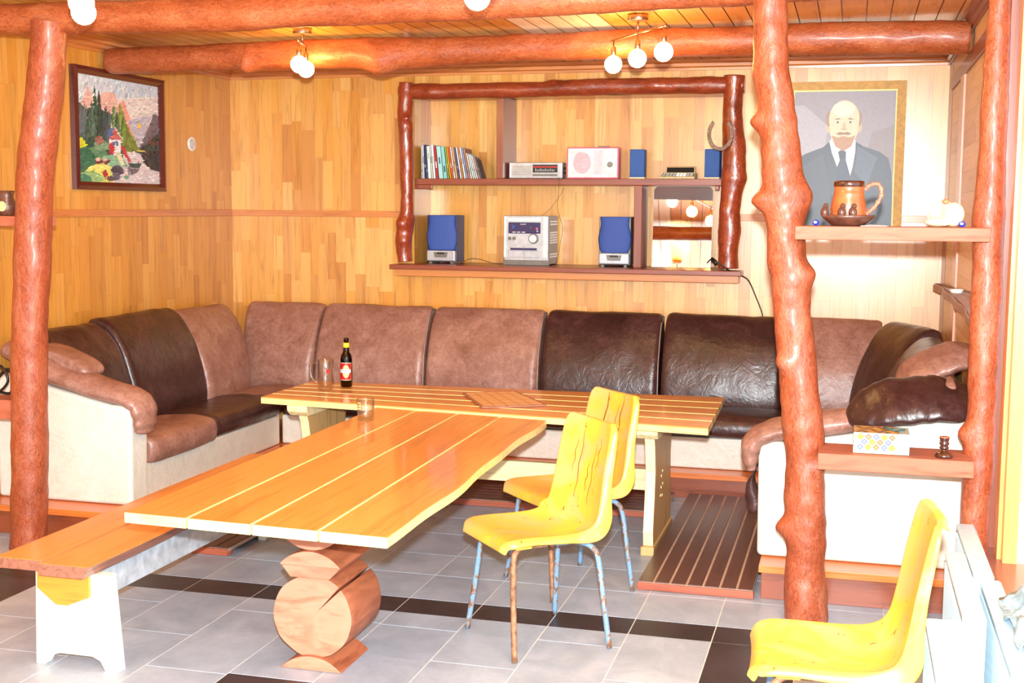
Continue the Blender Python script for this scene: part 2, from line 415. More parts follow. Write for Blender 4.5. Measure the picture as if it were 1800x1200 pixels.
# back wall
mb = MB(); ZR0, ZR1 = 1.675, 1.72
PB = lambda u, z: (u, YB, z)
for z0, z1 in ((0, ZR0), (ZR0, 2.80)):
    planks_vert(mb, PB, XL, XR, z0, z1, hole=(NX0, NX1, NZ0, NZ1))
for a, b in (((XL - .1, YB + .002, 0), (NX0 - .003, YB + .1, 2.8)), ((NX1 + .003, YB + .002, 0), (XR + .1, YB + .1, 2.8)), ((NX0, YB + .002, 0), (NX1, YB + .1, NZ0)), ((NX0, YB + .002, NZ1), (NX1, YB + .1, 2.8))):
    mb.box(a, b, 1)
planks_vert(mb, lambda u, z: (u, NYB, z), NX0, NX1, NZ0, NZ1, lmin=.3, lmax=.9)
mb.box((NX0 - .05, NYB + .002, NZ0 - .05), (NX1 + .05, NYB + .05, NZ1 + .05), 1)
planks_vert(mb, lambda u, z: (NX0, u, z), YB, NYB, NZ0, NZ1, lmin=.3, lmax=.9)
planks_vert(mb, lambda u, z: (NX1, YB + NYB - u, z), YB, NYB, NZ0, NZ1, lmin=.3, lmax=.9)
mb.box((NX0 - .03, YB + .1, NZ0 - .03), (NX0 - .001, NYB, NZ1 + .03), 1); mb.box((NX1 + .001, YB + .1, NZ0 - .03), (NX1 + .03, NYB, NZ1 + .03), 1)
mb.box((NX0, YB + .002, NZ1), (NX1, NYB, NZ1 + .02), 1); mb.box((NX0, YB + .002, NZ0 - .03), (NX1, NYB, NZ0), 1)
struct('wall_back', mb, ['oak_wall', 'trim_x'])
# left wall
mb = MB()
for z0, z1 in ((0, ZR0), (ZR0, 2.80)):
    planks_vert(mb, lambda u, z: (XL, u, z), 3.6, YB, z0, z1)
mb.box((XL - .1, -1.5, 0), (XL - .002, YB + .1, 2.8), 1)
planks_vert(mb, lambda u, z: (XL + .0005, u, z), -1.5, 3.6, 0, 2.8, w=.3, lmin=1, lmax=2)
struct('wall_left', mb, ['oak_wall_left', 'trim_y'])
# right wall behind the posts: horizontal boards
mb = MB()
y = 5.62
ys = [5.62, 6.3, 7.1, 7.9, 8.27]
z = 0
while z < 2.8:
    zn = z + random.choice((.09, .11, .13)); ua = random.choice(([5.62, 6.6, 8.27], [5.62, 7.4, 8.27], [5.62, 8.27]))
    for a, b in zip(ua[:-1], ua[1:]):
        mb.add([(XR, b - .0006, z + .0006), (XR, a + .0006, z + .0006), (XR, a + .0006, min(2.8, zn) - .0006), (XR, b - .0006, min(2.8, zn) - .0006)], [(0, 1, 2, 3)], 0)
    z = zn
mb.box((XR + .002, 5.62, 0), (XR + .1, YB + .1, 2.8), 1)
mb.add([(XR - .001, YB, 0), (XR - .001, 8.27, 0), (XR - .001, 8.27, 2.8), (XR - .001, YB, 2.8)], [(0, 1, 2, 3)], 2)
struct('wall_right', mb, ['oak_side', 'trim_y', 'dark_trim_z'])
# partition that faces the camera at the right edge, boards horizontal
mb = MB(); z = .37
while z < 2.8:
    zn = z + random.choice((.11, .14, .12)); us = [.66, random.uniform(.9, 1.5), 2.2]
    for a, b in zip(us[:-1], us[1:]):
        mb.add([(a, 5.196 - (a - .66) * .12, z + .001), (b, 5.196 - (b - .66) * .12, z + .001), (b, 5.196 - (b - .66) * .12, min(zn, 2.8) - .001), (a, 5.196 - (a - .66) * .12, min(zn, 2.8) - .001)], [(0, 1, 2, 3)], 0)
    z = zn
mb.box((.60, 5.235, .36), (2.3, 5.33, 2.8), 1)
mb.prism([(.66, 5.2, .37), (2.2, 5.015, .37), (2.3, 5.235, .37), (.62, 5.235, .37)], (0, 0, 2.4), 1)
struct('wall_partition', mb, ['yellow_wood', 'orange_trim'])
mb = MB().box((.615, 5.18, .37), (.668, 5.235, 2.80)); struct('trim_6', mb, ['orange_trim'], bevel=.002)
mb = MB().box((.575, 5.42, 0.0), (.635, 5.60, 2.745)); struct('trim_7', mb, ['dark_trim_z'], bevel=.002)
mb = MB().box((.565, 3.0, 0), (2.4, 5.42, .34)).box((.56, 3.0, .34), (2.4, 5.42, .372)); struct('trim_8', mb, ['dark_trim'], bevel=.003)
# ceiling
mb = MB(); x = XL - .1
while x < 1.9:
    wd = random.choice((.10, .11, .12)); y = -1.5
    while y < YB + .1:
        yn = y + random.uniform(.8, 2.6); y1 = min(yn, YB + .1)
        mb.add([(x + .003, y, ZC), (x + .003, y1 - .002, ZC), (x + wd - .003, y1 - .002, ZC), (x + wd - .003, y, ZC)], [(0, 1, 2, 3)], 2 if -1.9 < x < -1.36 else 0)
        y = yn
    x += wd
mb.box((XL - .1, -1.5, ZC + .006), (2.0, YB + .1, ZC + .08), 1)
M['ceiling_glare'] = wood('ceiling_glare', [(250, 236, 226), (252, 242, 236), (246, 226, 210)], 'y', .35, .5, .12, fine=45, coat_rough=.18)  # daylight glare on some boards, painted in as near-white wood
struct('ceiling', mb, ['ceiling_wood', 'dark_trim', 'ceiling_glare'])
# crown mouldings and picture rails
def crown(name, p, q, inward, m):
    a = Vector(p); d = Vector(q) - a; i = Vector(inward); u = Vector((0, 0, 1))
    pr = [(0, -.07), (.012, -.07), (.014, -.052), (.03, -.045), (.034, -.024), (.052, -.018), (.058, 0), (0, 0)]
    mb = MB().prism([a + i * x + u * z for x, z in pr], d); return struct(name, mb, [m], bevel=.0015)
crown('trim_1', (XL, YB - .001, ZC), (XR, YB - .001, ZC), (0, -1, 0), 'trim_x')
crown('trim_2', (XL + .001, 3.0, ZC), (XL + .001, YB, ZC), (1, 0, 0), 'trim_y')
crown('trim_3', (XR - .001, 5.62, ZC), (XR - .001, YB, ZC), (-1, 0, 0), 'dark_trim')
mb = MB().box((XL, YB - .012, ZR0), (NX0 - .1, YB, ZR1)); mb.box((NX1 + .1, YB - .012, ZR0), (XR, YB, ZR1)); struct('trim_4', mb, ['trim_x'], bevel=.002)
mb = MB().box((XL, 3.4, ZR0), (XL + .012, YB - .012, ZR1)); struct('trim_5', mb, ['trim_y'], bevel=.002)
mb = MB().box((XR - .014, 5.62, 2.49), (XR, 8.27, 2.57)); struct('trim_9', mb, ['dark_trim'], bevel=.002)
mb = MB().box((XR - .014, 7.30, .9), (XR, 7.52, 2.49)); struct('trim_10', mb, ['pink_trim'], bevel=.002)
# floor: tiles with black bands
mb = MB(); TX = .343; X0 = -.84 - TX * 14
def tile(x0, x1, y0, y1, mi):
    g = .0025
    if x1 - x0 < .02 or y1 - y0 < .02: return
    mb.box((x0 + g, y0 + g, -.008), (x1 - g, y1 - g, 0), mi)
YT0, YT1 = 5.005, 5.205
for i in range(-0, 24):
    x0 = X0 + i * TX; x1 = x0 + TX; k = i - 14
    tile(x0, x1, YT0, YT1, 1)
    yy = YT1
    for dy in (.365, .345, .40, .345, .37, .37, .37, .37, .37, .37):
        if yy > YB: break
        tile(x0, x1, yy, yy + dy, 0); yy += dy
    if k == 1 or k < -8 or k > 4 and False:      # black bands running towards the room
        yy = YT0
        while yy > -1.5: tile(x0, x1, yy - .7, yy, 1); yy -= .7
        continue
    yy = YT0; d = .175 if k % 2 else .525
    if k == -4:
        tile(x0, x1, 4.84, YT0, 0); tile(x0, x1, 4.145, 4.84, 0); tile(x0, x1, 3.445, 4.145, 1); tile(x0, x1, 2.7, 3.445, 1); continue
    first = True
    while yy > -1.5:
        yn = yy - (d if first else .7); first = False
        if k < -3 and yn < 4.15 < yy or k < -3 and yy <= 4.15 and yy > 3.95:
            pass
        tile(x0, x1, yn, yy, 0); yy = yn


mb.box((XL - .1, -1.5, -.06), (2.4, YB + .1, -.0015), 2)
struct('floor', mb, ['tile_grey', 'tile_black', 'grout'], loc=(0, 0, 0))
# plinths under the sofas
def plinth(name, a, b):
    mb = MB().box((a[0], a[1], 0), (b[0], b[1], .122), 0); mb.box((a[0] - .012, a[1] - .012, .122), (b[0] + .012, b[1], .155), 1)
    return struct(name, mb, ['plinth', 'plinth_cap'], bevel=.002)
plinth('trim_11', (-.345, 5.65), (.54, 8.59)); plinth('trim_12', (-4.49, 5.65), (-3.645, 8.59)); plinth('trim_13', (-3.63, 7.55), (-.36, 8.59))
#@@PART2@@

# ================================================================ LOGS
def log(name, label, path, mat, knots=(), cat='log', n=40, step=10, seed=0, rough=.004, flat=None, ends=None, parent=None, group=None, clip=None):
    """path: (x,y,z,r); knots: (t along 0..1, angle direction vector, height, width)"""
    P = [Vector(p[:3]) for p in path]; Rr = [p[3] for p in path]
    pts4 = [Vector(p).to_4d() if len(p) == 3 else Vector(p) for p in path]
    out = []
    for i in range(len(pts4) - 1):
        a = pts4[max(i - 1, 0)]; b = pts4[i]; c = pts4[i + 1]; d = pts4[min(i + 2, len(pts4) - 1)]
        for k in range(step):
            t = k / step
            out.append(.5 * ((2 * b) + (c - a) * t + (2 * a - 5 * b + 4 * c - d) * t * t + (3 * b - a - 3 * c + d) * t ** 3))
    out.append(pts4[-1])
    rings = []; prev = None; L = [0]
    for i in range(1, len(out)): L.append(L[-1] + (Vector(out[i][:3]) - Vector(out[i - 1][:3])).length)
    kn = [(k[0] * L[-1], Vector(k[1]).normalized(), k[2], k[3]) for k in knots]
    for i, o in enumerate(out):
        p = Vector(o[:3]); q0 = Vector(out[max(i - 1, 0)][:3]); q1 = Vector(out[min(i + 1, len(out) - 1)][:3])
        t = (q1 - q0).normalized()
        a = t.orthogonal().normalized() if prev is None else (prev - t * prev.dot(t)).normalized()
        prev = a; b = t.cross(a); ring = []
        for k in range(n):
            th = 2 * PI * k / n; dr = a * math.cos(th) + b * math.sin(th)
            q = p + dr * o[3]
            nz = noise.noise(Vector((q.x * 5 + seed, q.y * 5, q.z * 5))) * rough * 1.6 + noise.noise(Vector((q.x * 16 + seed, q.y * 16, q.z * 16))) * rough
            rr = o[3] + nz
            for kt, kd, kh, kw in kn:
                kdp = (kd - t * kd.dot(t)).normalized(); ang = math.acos(max(-1, min(1, dr.dot(kdp)))) * o[3]
                g = ((L[i] - kt) ** 2 + ang ** 2) / (kw * kw)
                if g < 9: rr += kh * math.exp(-g * 1.1)
            q = p + dr * rr
            if clip: q = clip(q)
            ring.append(q)
        rings.append(ring)
    mb = MB().loft(rings, 0, True, True, capmi=1 if ends else 0)
    o = finish(name, mb, [mat] + ([ends] if ends else []), parent=parent)
    if parent is None: tag(o, label, cat, group)
    return o
YP = 5.4
ST = 26
log('log_post', 'thick log post at the left, leaning slightly right, in front of the landscape painting',
    [(-4.026, 5.44, 0, .092), (-3.999, 5.44, .48, .089), (-3.99, 5.44, .869, .087), (-3.963, 5.44, 1.255, .089), (-3.936, 5.44, 1.633, .089), (-3.911, 5.44, 1.914, .09), (-3.88, 5.44, 2.12, .091), (-3.841, 5.44, 2.328, .088), (-3.816, 5.44, 2.573, .086), (-3.811, 5.44, 2.63, .085)],
    'log_post', [(.55, (1, -.3, 0), .008, .1), (.2, (-1, -.4, 0), .006, .12)], 'post', step=ST, seed=3)
log('log_post', 'knotty orange-brown log post carrying the left ends of two small shelves',
    [(-.132, YP, 0, .088), (-.145, YP, .222, .084), (-.152, YP, .50, .085), (-.166, YP, .715, .082), (-.179, YP, .879, .082), (-.214, YP, 1.168, .08), (-.241, YP, 1.391, .079), (-.265, YP, 1.558, .078), (-.28, YP, 1.76, .082), (-.302, YP, 1.99, .08), (-.32, YP, 2.147, .075), (-.352, YP, 2.38, .073), (-.364, YP, 2.611, .07), (-.37, YP, 2.745, .07)],
    'log_post', [(.148, (-1, -.3, 0), .048, .042), (.245, (.8, -.6, 0), .022, .03), (.41, (-.8, -.75, 0), .03, .036), (.535, (1, -.2, 0), .036, .05),
     (.655, (-1, -.25, 0), .05, .045), (.655, (1, -.1, 0), .035, .07), (.775, (-1, -.2, 0), .042, .042), (.03, (-.3, -1, 0), .012, .06)], 'post', step=ST, seed=11, rough=.006)
log('log_post', 'straight log post at the far right carrying the right ends of two small shelves',
    [(.514, 5.36, 0, .066), (.521, 5.36, .385, .059), (.524, 5.36, .528, .058), (.529, 5.36, .764, .060), (.531, 5.36, .998, .058), (.527, 5.36, 1.4, .060), (.524, 5.36, 1.7, .060), (.526, 5.36, 1.912, .057), (.524, 5.36, 2.245, .048), (.526, 5.36, 2.574, .042), (.526, 5.36, 2.745, .04)],
    'log_post', [(.31, (-1, -.2, 0), .03, .04)], 'post', step=ST, seed=23)
log('log_beam', 'long round log beam along the ceiling above the posts, nearest the camera',
    [(-4.49, 5.47, 2.665, .072), (-3.9, 5.47, 2.655, .076), (-3.0, 5.47, 2.645, .078), (-2.2, 5.47, 2.648, .074), (-1.3, 5.48, 2.655, .07), (-.6, 5.48, 2.67, .066), (0, 5.48, 2.68, .06), (.5, 5.48, 2.685, .055)],
    'log_beam', [(.35, (0, -1, -.6), .01, .1)], 'beam', step=ST, seed=5)
log('log_beam', 'second round log beam across the ceiling nearer the back wall, knobbly at its left end',
    [(-4.44, 6.96, 2.63, .062), (-4.40, 6.96, 2.628, .078), (-3.9, 6.96, 2.635, .078), (-3.55, 6.96, 2.64, .08), (-3.45, 6.96, 2.636, .086), (-3.0, 6.96, 2.64, .084), (-2.55, 6.96, 2.63, .088), (-2.3, 6.96, 2.635, .082), (-1.8, 6.96, 2.645, .076), (-1, 6.96, 2.65, .078), (-.3, 6.96, 2.652, .082), (.2, 6.96, 2.645, .086), (.545, 6.96, 2.64, .082)],
    'log_beam', [(.19, (0, -.6, -.9), .03, .05), (.36, (0, -.5, -1), .045, .09)], 'beam', step=14, seed=9)

# ================================================================ WALL SHELVING
def slab(name, label, a, b, mats, mi, cat='shelf', wav=.0, bev=.004):
    mb = MB().box(a, b, mi); return tag(finish(name, mb, mats, bevel=bev), label, cat)
U = thing('shelving_unit', 'wide built-in wall shelving framed with glossy dark red-brown logs, holding books and music equipment', 'shelving', (-1.94, 8.5, 1.26))
def clipw(q): return Vector((q.x, min(q.y, YB - .001), q.z))
def clipm(s, x0, z0):
    def f(q):
        q = clipw(q)
        return q
    return f
log('frame_log', '', [(-3.14, 8.545, 2.565, .05), (-2.9, 8.545, 2.562, .056), (-2.2, 8.545, 2.563, .054), (-1.8, 8.545, 2.572, .055), (-1.3, 8.545, 2.574, .056), (-.72, 8.545, 2.57, .056)], 'log_frame_beam',
    [(.1, (0, -1, -.3), .014, .04), (.46, (0, -.3, 1), .01, .05), (.75, (0, -1, 0), .012, .04)], parent=U, clip=clipw, step=18, seed=31)
log('frame_log', '', [(-3.095, 8.53, 1.36, .055), (-3.11, 8.53, 1.5, .062), (-3.085, 8.53, 1.66, .054), (-3.08, 8.53, 1.9, .048), (-3.085, 8.53, 2.15, .052), (-3.095, 8.53, 2.4, .056), (-3.085, 8.53, 2.625, .05)], 'log_frame_post',
    [(.22, (-.6, -1, 0), .03, .05), (.12, (.5, -1, 0), .016, .04), (.8, (.6, -1, 0), .018, .025)], parent=U, clip=clipw, step=18, seed=37)
log('frame_log', '', [(-.80, 8.53, 1.36, .072), (-.80, 8.53, 1.6, .068), (-.785, 8.53, 1.9, .07), (-.775, 8.53, 2.1, .078), (-.795, 8.53, 2.35, .066), (-.79, 8.53, 2.63, .068)], 'log_frame_post',
    [(.47, (1, -.3, 0), .022, .06), (.2, (1, -.4, 0), .014, .08), (.3, (-.6, -1, 0), .012, .06)], parent=U, clip=clipw, step=18, seed=41)
ub = lambda nm, a, b, m='dark_trim_x': finish(nm, MB().box(a, b), [m], parent=U, bevel=.004)
ub('sill', (-3.17, 8.40, 1.312), (-.70, NYB - .002, 1.345)); ub('sill_trim', (-3.14, 8.45, 1.262), (-.72, YB - .001, 1.312), 'trim_x')
ub('shelf', (NX0 + .001, 8.60, 1.91), (NX1 - .001, NYB - .002, 1.955)); ub('shelf_batten', (NX0 + .001, 8.61, 1.878), (NX0 + .13, 8.64, 1.91))
ub('divider', (-2.44, 8.60, 1.955), (-2.39, NYB - .002, NZ1 - .002), 'dark_trim_z'); ub('divider', (-1.455, 8.60, 1.345), (-1.40, 8.86, 1.91), 'dark_trim_z')
ub('divider_batten', (-.905, 8.60, 1.88), (-.878, 8.64, 1.91), 'dark_trim_z')

# books: (width m, height m, depth, colour, lean tan, stripe colour)
bk = [(.009, .232, .17, (226, 240, 226), .02, (90, 150, 90)), (.010, .236, .17, (238, 240, 246), .03, (30, 40, 90)), (.011, .240, .18, (36, 48, 120), .04, (235, 235, 245)), (.009, .226, .17, (96, 100, 116), .05, (235, 235, 235)),
      (.024, .230, .18, (236, 244, 236), .06, (140, 200, 160)), (.010, .236, .18, (226, 236, 232), .07, (60, 90, 80)), (.017, .240, .17, (242, 246, 240), .08, (150, 190, 150)), (.020, .226, .17, (176, 30, 50), .09, (245, 240, 240)),
      (.034, .228, .18, (168, 224, 220), .10, (60, 110, 120)), (.028, .224, .18, (138, 206, 204), .11, (20, 60, 80)), (.011, .222, .17, (150, 176, 60), .12, (240, 230, 80)), (.010, .220, .17, (246, 176, 30), .13, (250, 220, 120)),
      (.012, .226, .17, (236, 90, 50), .14, (250, 240, 230)), (.011, .222, .17, (244, 238, 220), .15, (210, 60, 50)), (.014, .222, .17, (210, 176, 110), .16, (90, 60, 60)), (.010, .220, .17, (110, 90, 150), .165, (220, 210, 240)),
      (.012, .220, .17, (236, 236, 240), .17, (150, 150, 190)), (.009, .218, .17, (236, 150, 60), .175, (250, 230, 200)), (.012, .220, .17, (240, 240, 246), .18, (120, 120, 180)), (.012, .216, .17, (150, 160, 200), .19, (90, 120, 170)),
      (.012, .212, .17, (196, 140, 110), .2, (90, 130, 90)), (.011, .178, .14, (226, 236, 230), .21, (120, 190, 170)), (.010, .170, .14, (240, 244, 244), .22, (150, 200, 190)), (.010, .168, .14, (230, 240, 236), .24, (110, 170, 150)),
      (.010, .160, .13, (236, 226, 226), .26, (190, 110, 120)), (.012, .150, .13, (176, 150, 140), .28, (90, 90, 110)), (.008, .135, .12, (120, 110, 110), .3, (210, 180, 170))]
blab = ['pale green slim booklet first from the left on the top shelf', 'white and navy slim book second from the left on the top shelf', 'navy blue book with a white stripe near the left end of the row', 'slim grey spine between the navy book and the wide white one',
        'wide white book with green lettering between the grey and the off-white spine', 'off-white thin book with dark marks beside the wide white book', 'tall cream-white book just left of the crimson one', 'crimson red book with a white mark in the middle of the row',
        'thick pale turquoise book right of the crimson one', 'thick darker turquoise book with dark marks on its spine', 'thin olive green spine right of the two turquoise books', 'thin bright orange-yellow spine right of the olive one',
        'vermilion orange-red thin book leaning left', 'cream thin book with a red mark beside the vermilion one', 'tan and brown patterned spine leaning left', 'purple thin spine leaning left right of the tan one',
        'white thin book with violet stripe right of the purple spine', 'thin orange spine between two white books', 'white book with lavender stripe right of the thin orange spine', 'lavender blue spine in the leaning right part of the row',
        'tall brownish spine with green marks, last of the tall books', 'first of the short white-green books after the tall ones', 'second of the short white books, with pale green stripe', 'third of the short pale books, leaning more steeply',
        'short pale book with pink stripe near the right end', 'short speckled brown-grey book second from the right end', 'smallest dark grey booklet at the right end of the row']
x = -3.01
for (bw, bh, bd, c, ln, sc), lb in zip(bk, blab):
    bw *= .93
    mb = MB(); y0 = 8.64; sh = Matrix(((1, 0, -ln, x), (0, 1, 0, y0), (0, 0, 1, 1.956), (0, 0, 0, 1)))
    mb.box((0, .004, .004), (bw, bd, bh - .004), 0, (240, 236, 224), sh)
    mb.box((0, 0, 0), (.0012, bd, bh), 0, c, sh); mb.box((bw - .0012, 0, 0), (bw, bd, bh), 0, c, sh); mb.box((0, 0, 0), (bw, .004, bh), 0, c, sh)
    o = finish('book', mb, ['paper'], loc=(x, y0, 1.956))
    st = MB()
    h0 = .2 + .13 * ((len(lb) * 7) % 4); h1 = h0 + .08 + .06 * (len(lb) % 3)
    for za, zb in ((h0, h1),): st.box((bw * .3, -.0006, bh * za), (bw * .68, .0002, bh * zb), 0, sc, sh)
    s = finish('spine_print', st, ['print'], parent=o)
    tag(o, lb, 'book', 'books on the top shelf'); x += bw + .0012 + (.0038 if ln > .1 else .0026)

def disc(mb, c, r, d=.006, mi=0, n=24, ax='y'):
    T = Matrix.Translation(c) @ (Matrix.Rotation(PI / 2, 4, 'X') if ax == 'y' else Matrix.Rotation(PI / 2, 4, 'Y'))
    return mb.lathe([(r, 0), (r, d)], n=n, mi=mi, T=T)
# silver clock radio
t = thing('clock_radio', 'low silver radio with slanted grille and red-black dial on the top shelf', 'radio', (-2.19, 8.72, 1.956))
finish('body', MB().box((-2.375, 8.70, 1.958), (-1.985, 8.82, 2.072)), ['silver'], parent=t, bevel=.006)
g = MB().box((-2.35, 8.698, 1.98), (-2.21, 8.701, 2.052), 0)
for k in range(14): g.box((-2.35, 8.696, 1.982 + k * .0052), (-2.21, 8.6985, 1.9842 + k * .0052), 1)
finish('speaker_grille', g, ['silver_dark', 'white'], parent=t)
d = MB().box((-2.2, 8.697, 2.0), (-2.02, 8.701, 2.055), 0).box((-2.198, 8.6955, 2.034), (-2.022, 8.698, 2.044), 1)
for k in range(12): d.box((-2.18 + k * .012, 8.6955, 2.008), (-2.177 + k * .012, 8.698, 2.022 + .006 * (k % 3 == 0)), 2)
finish('dial', d, ['black', 'red_label', 'white'], parent=t)
finish('tuning_strip', MB().box((-2.2, 8.697, 1.974), (-2.02, 8.701, 1.99)), ['silver_dark'], parent=t)
for zz in (2.0, 2.03): finish('knob', disc(MB(), (-1.985, 8.74, zz), .008, .014, 0, 14, 'x'), ['black'], parent=t)
for a_ in (-2.36, -2.03): finish('foot', MB().box((a_, 8.71, 1.9555), (a_ + .03, 8.8, 1.959)), ['black'], parent=t)
# pink radio
t = thing('portable_radio', 'pink and white portable radio with a round striped grille on the top shelf', 'radio', (-1.77, 8.72, 1.956))
finish('body', MB().box((-1.955, 8.70, 1.9565), (-1.585, 8.80, 2.176)), ['pink'], parent=t, bevel=.008)
finish('face', MB().box((-1.945, 8.697, 1.966), (-1.595, 8.701, 2.167)), ['pink_white'], parent=t, bevel=.002)
g = MB()
for k in range(22):
    zz = 2.065 + (k - 10.5) * .0068; hw = math.sqrt(max(0, .075 ** 2 - (zz - 2.065) ** 2))
    if hw > .01: g.box((-1.845 - hw * .85, 8.6955, zz), (-1.845 + hw * .85, 8.698, zz + .0035), 0)
for k in range(14): g.box((-1.76, 8.6955, 1.99 + k * .012), (-1.70, 8.697, 1.9925 + k * .012), 0)
finish('speaker_grille', g, ['pink'], parent=t)
finish('dial', disc(disc(MB(), (-1.645, 8.697, 2.055), .034, .003, 1), (-1.645, 8.694, 2.055), .02, .006, 0), ['silver_dark', 'white'], parent=t)
finish('buttons', MB().box((-1.74, 8.73, 2.176), (-1.66, 8.76, 2.184)), ['silver_dark'], parent=t, bevel=.002)
# small blue speakers
def smallspk(x0, lab, rz):
    t = thing('desktop_speaker', lab, 'speaker', (x0, 8.74, 1.956), rz, 'small blue speakers on the top shelf')
    finish('cabinet', MB().box((-.052, 0, .0), (.052, .09, .205)), ['small_blue'], parent=t, world=False, bevel=.004)
    finish('grille', MB().box((-.049, -.004, .018), (.049, 0, .202)), ['small_blue'], parent=t, world=False, bevel=.003)
    finish('foot', MB().box((-.053, -.005, 0), (.053, .09, .014)), ['cream'], parent=t, world=False, bevel=.002)
smallspk(-1.462, 'slim bright blue desktop speaker between the pink radio and the desk calculator', 0)
smallspk(-.945, 'slim bright blue desktop speaker at the right end of the top shelf, behind the horseshoe', -.08)
# calculator
t = thing('desk_calculator', 'small beige desk calculator with raised dark display on the top shelf', 'calculator', (-1.165, 8.74, 1.956))
mb = MB().prism([(-1.29, 8.68, 1.9565), (-1.29, 8.68, 1.972), (-1.29, 8.80, 2.0), (-1.29, 8.86, 2.0), (-1.29, 8.86, 1.9565)], (.235, 0, 0)); finish('body', mb, ['beige'], parent=t, bevel=.003)
mb = MB().prism([(-1.27, 8.79, 1.998), (-1.27, 8.805, 2.042), (-1.27, 8.84, 2.046), (-1.27, 8.86, 1.998)], (.205, 0, 0)); finish('display_hood', mb, ['beige'], parent=t, bevel=.002)
mb = MB().add([(-1.262, 8.7915, 2.003), (-1.073, 8.7915, 2.003), (-1.073, 8.8035, 2.038), (-1.262, 8.8035, 2.038)], [(0, 1, 2, 3)]); finish('display', mb, ['black'], parent=t)
mb = MB()
for i in range(9):
    for j in range(3):
        yy = 8.695 + j * .028; zz = 1.972 + (yy - 8.68) * .233 + .001; xx = -1.278 + i * .0235
        mb.box((xx, yy, zz - .002), (xx + .018, yy + .02, zz + .008), 0 if i in (4, 5, 6) else 1)
finish('keys', mb, ['white', 'silver_dark'], parent=t)
# stereo speakers
def bigspk(xc, lab, sgn):
    t = thing('stereo_speaker', lab, 'speaker', (xc, 8.66, 1.346), 0, 'blue stereo speakers beside the stereo')
    finish('cabinet', MB().box((-.112, .01, .012), (.112, .2, .348)), ['navy' if sgn < 0 else 'silver_dark'], parent=t, world=False, bevel=.004)
    rings = []
    ns = 26
    for i in range(ns + 1):
        z = .098 + i / ns * .25; q = i / ns
        hw = .105 + .012 * math.exp(-((q - .38) / .22) ** 2) - .006 * math.exp(-((q - .8) / .15) ** 2)
        if q < .1: hw -= .012 * (1 - q / .1)
        row = [(hw * s_, .01 - .022 * (1 - s_ ** 4) * (1 - .3 * abs(q - .4)), z) for s_ in [k / 10 - 1 for k in range(21)]]
        row += [(hw * .98, .012, z), (-hw * .98, .012, z)]
        rings.append(row)
    finish('cloth_grille', MB().loft(rings, 0, True, True), ['speaker_blue'], parent=t, world=False)
    b = MB().prism([(-.112, .012, .012), (-.105, -.018, .02), (.105, -.018, .02), (.112, .012, .012)], (0, 0, .076)); finish('base', b, ['silver'], parent=t, world=False, bevel=.006)
    v = MB().prism([(-.055, -.022, .082), (-.045, -.022, .045), (.045, -.022, .045), (.055, -.022, .082)], (0, .012, 0)); finish('port_surround', v, ['silver_dark'], parent=t, world=False, bevel=.002)
    finish('bass_port', MB().box((-.03, -.024, .068), (.03, -.018, .08)), ['black'], parent=t, world=False, bevel=.002)
    for xx in (-.09, .07): finish('foot', MB().box((xx, -.01, 0), (xx + .02, .18, .013)), ['silver_dark'], parent=t, world=False)
bigspk(-2.865, 'blue-fronted stereo speaker on the bottom shelf, left of the silver stereo', -1)
bigspk(-1.598, 'blue-fronted stereo speaker on the bottom shelf, between the silver stereo and the divider', 1)
# stereo
t = thing('stereo', 'silver mini stereo with violet display and round volume knob on the bottom shelf', 'stereo', (-2.235, 8.66, 1.345))
fb = lambda nm, a, b, m, bv=.003: finish(nm, MB().box(a, b), [m], parent=t, bevel=bv)
fb('cabinet', (-2.40, 8.66, 1.352), (-2.065, 8.93, 1.695), 'silver_dark')
fb('front_panel', (-2.392, 8.645, 1.356), (-2.068, 8.662, 1.697), 'silver', .006)
fb('side_rib', (-2.392, 8.636, 1.40), (-2.375, 8.648, 1.692), 'white'); fb('side_rib', (-2.105, 8.636, 1.40), (-2.07, 8.648, 1.692), 'white')
fb('disc_tray', (-2.365, 8.638, 1.655), (-2.125, 8.647, 1.682), 'white')
fb('display', (-2.36, 8.638, 1.57), (-2.125, 8.646, 1.648), 'screen', .005)
pr = MB(); MY = 8.637
pr.prism([(-2.33, MY, 1.60), (-2.33, MY, 1.635), (-2.305, MY, 1.617)], (0, -.001, 0), 0)
text('SHARP', .014, Matrix.Translation((-2.25, 8.6365, 1.635)) @ Matrix.Rotation(PI / 2, 4, 'X'), 1, pr)
for k in range(3): pr.box((-2.33 + k * .035, MY - .001, 1.577), (-2.305 + k * .035, MY, 1.582), 1)
pr.sphere((-2.192, MY, 1.61), .007, 2, 10); pr.sphere((-2.15, MY, 1.605), .009, 3, 10); pr.sphere((-2.147, MY, 1.588), .006, 1, 10)
finish('display_marks', pr, ['speaker_blue', 'white', 'leg_rust', 'pink'], parent=t)
vk = disc(MB(), (-2.175, 8.646, 1.535), .037, .012, 1); disc(vk, (-2.175, 8.636, 1.535), .027, .018, 0); finish('volume_knob', vk, ['white', 'silver_dark'], parent=t, bevel=.002)
for xx in (-2.35, -2.318): finish('knob', disc(MB(), (xx, 8.646, 1.535), .013, .008, 0), ['silver_dark'], parent=t)
fb('cassette_slot', (-2.345, 8.639, 1.452), (-2.15, 8.646, 1.468), 'screen', .002); fb('cassette_door', (-2.36, 8.641, 1.40), (-2.13, 8.647, 1.448), 'silver'); fb('seam', (-2.247, 8.6385, 1.40), (-2.245, 8.6415, 1.485), 'silver_dark', 0)
fb('foot_bar', (-2.397, 8.642, 1.3455), (-2.062, 8.66, 1.382), 'silver_dark')
v = MB()
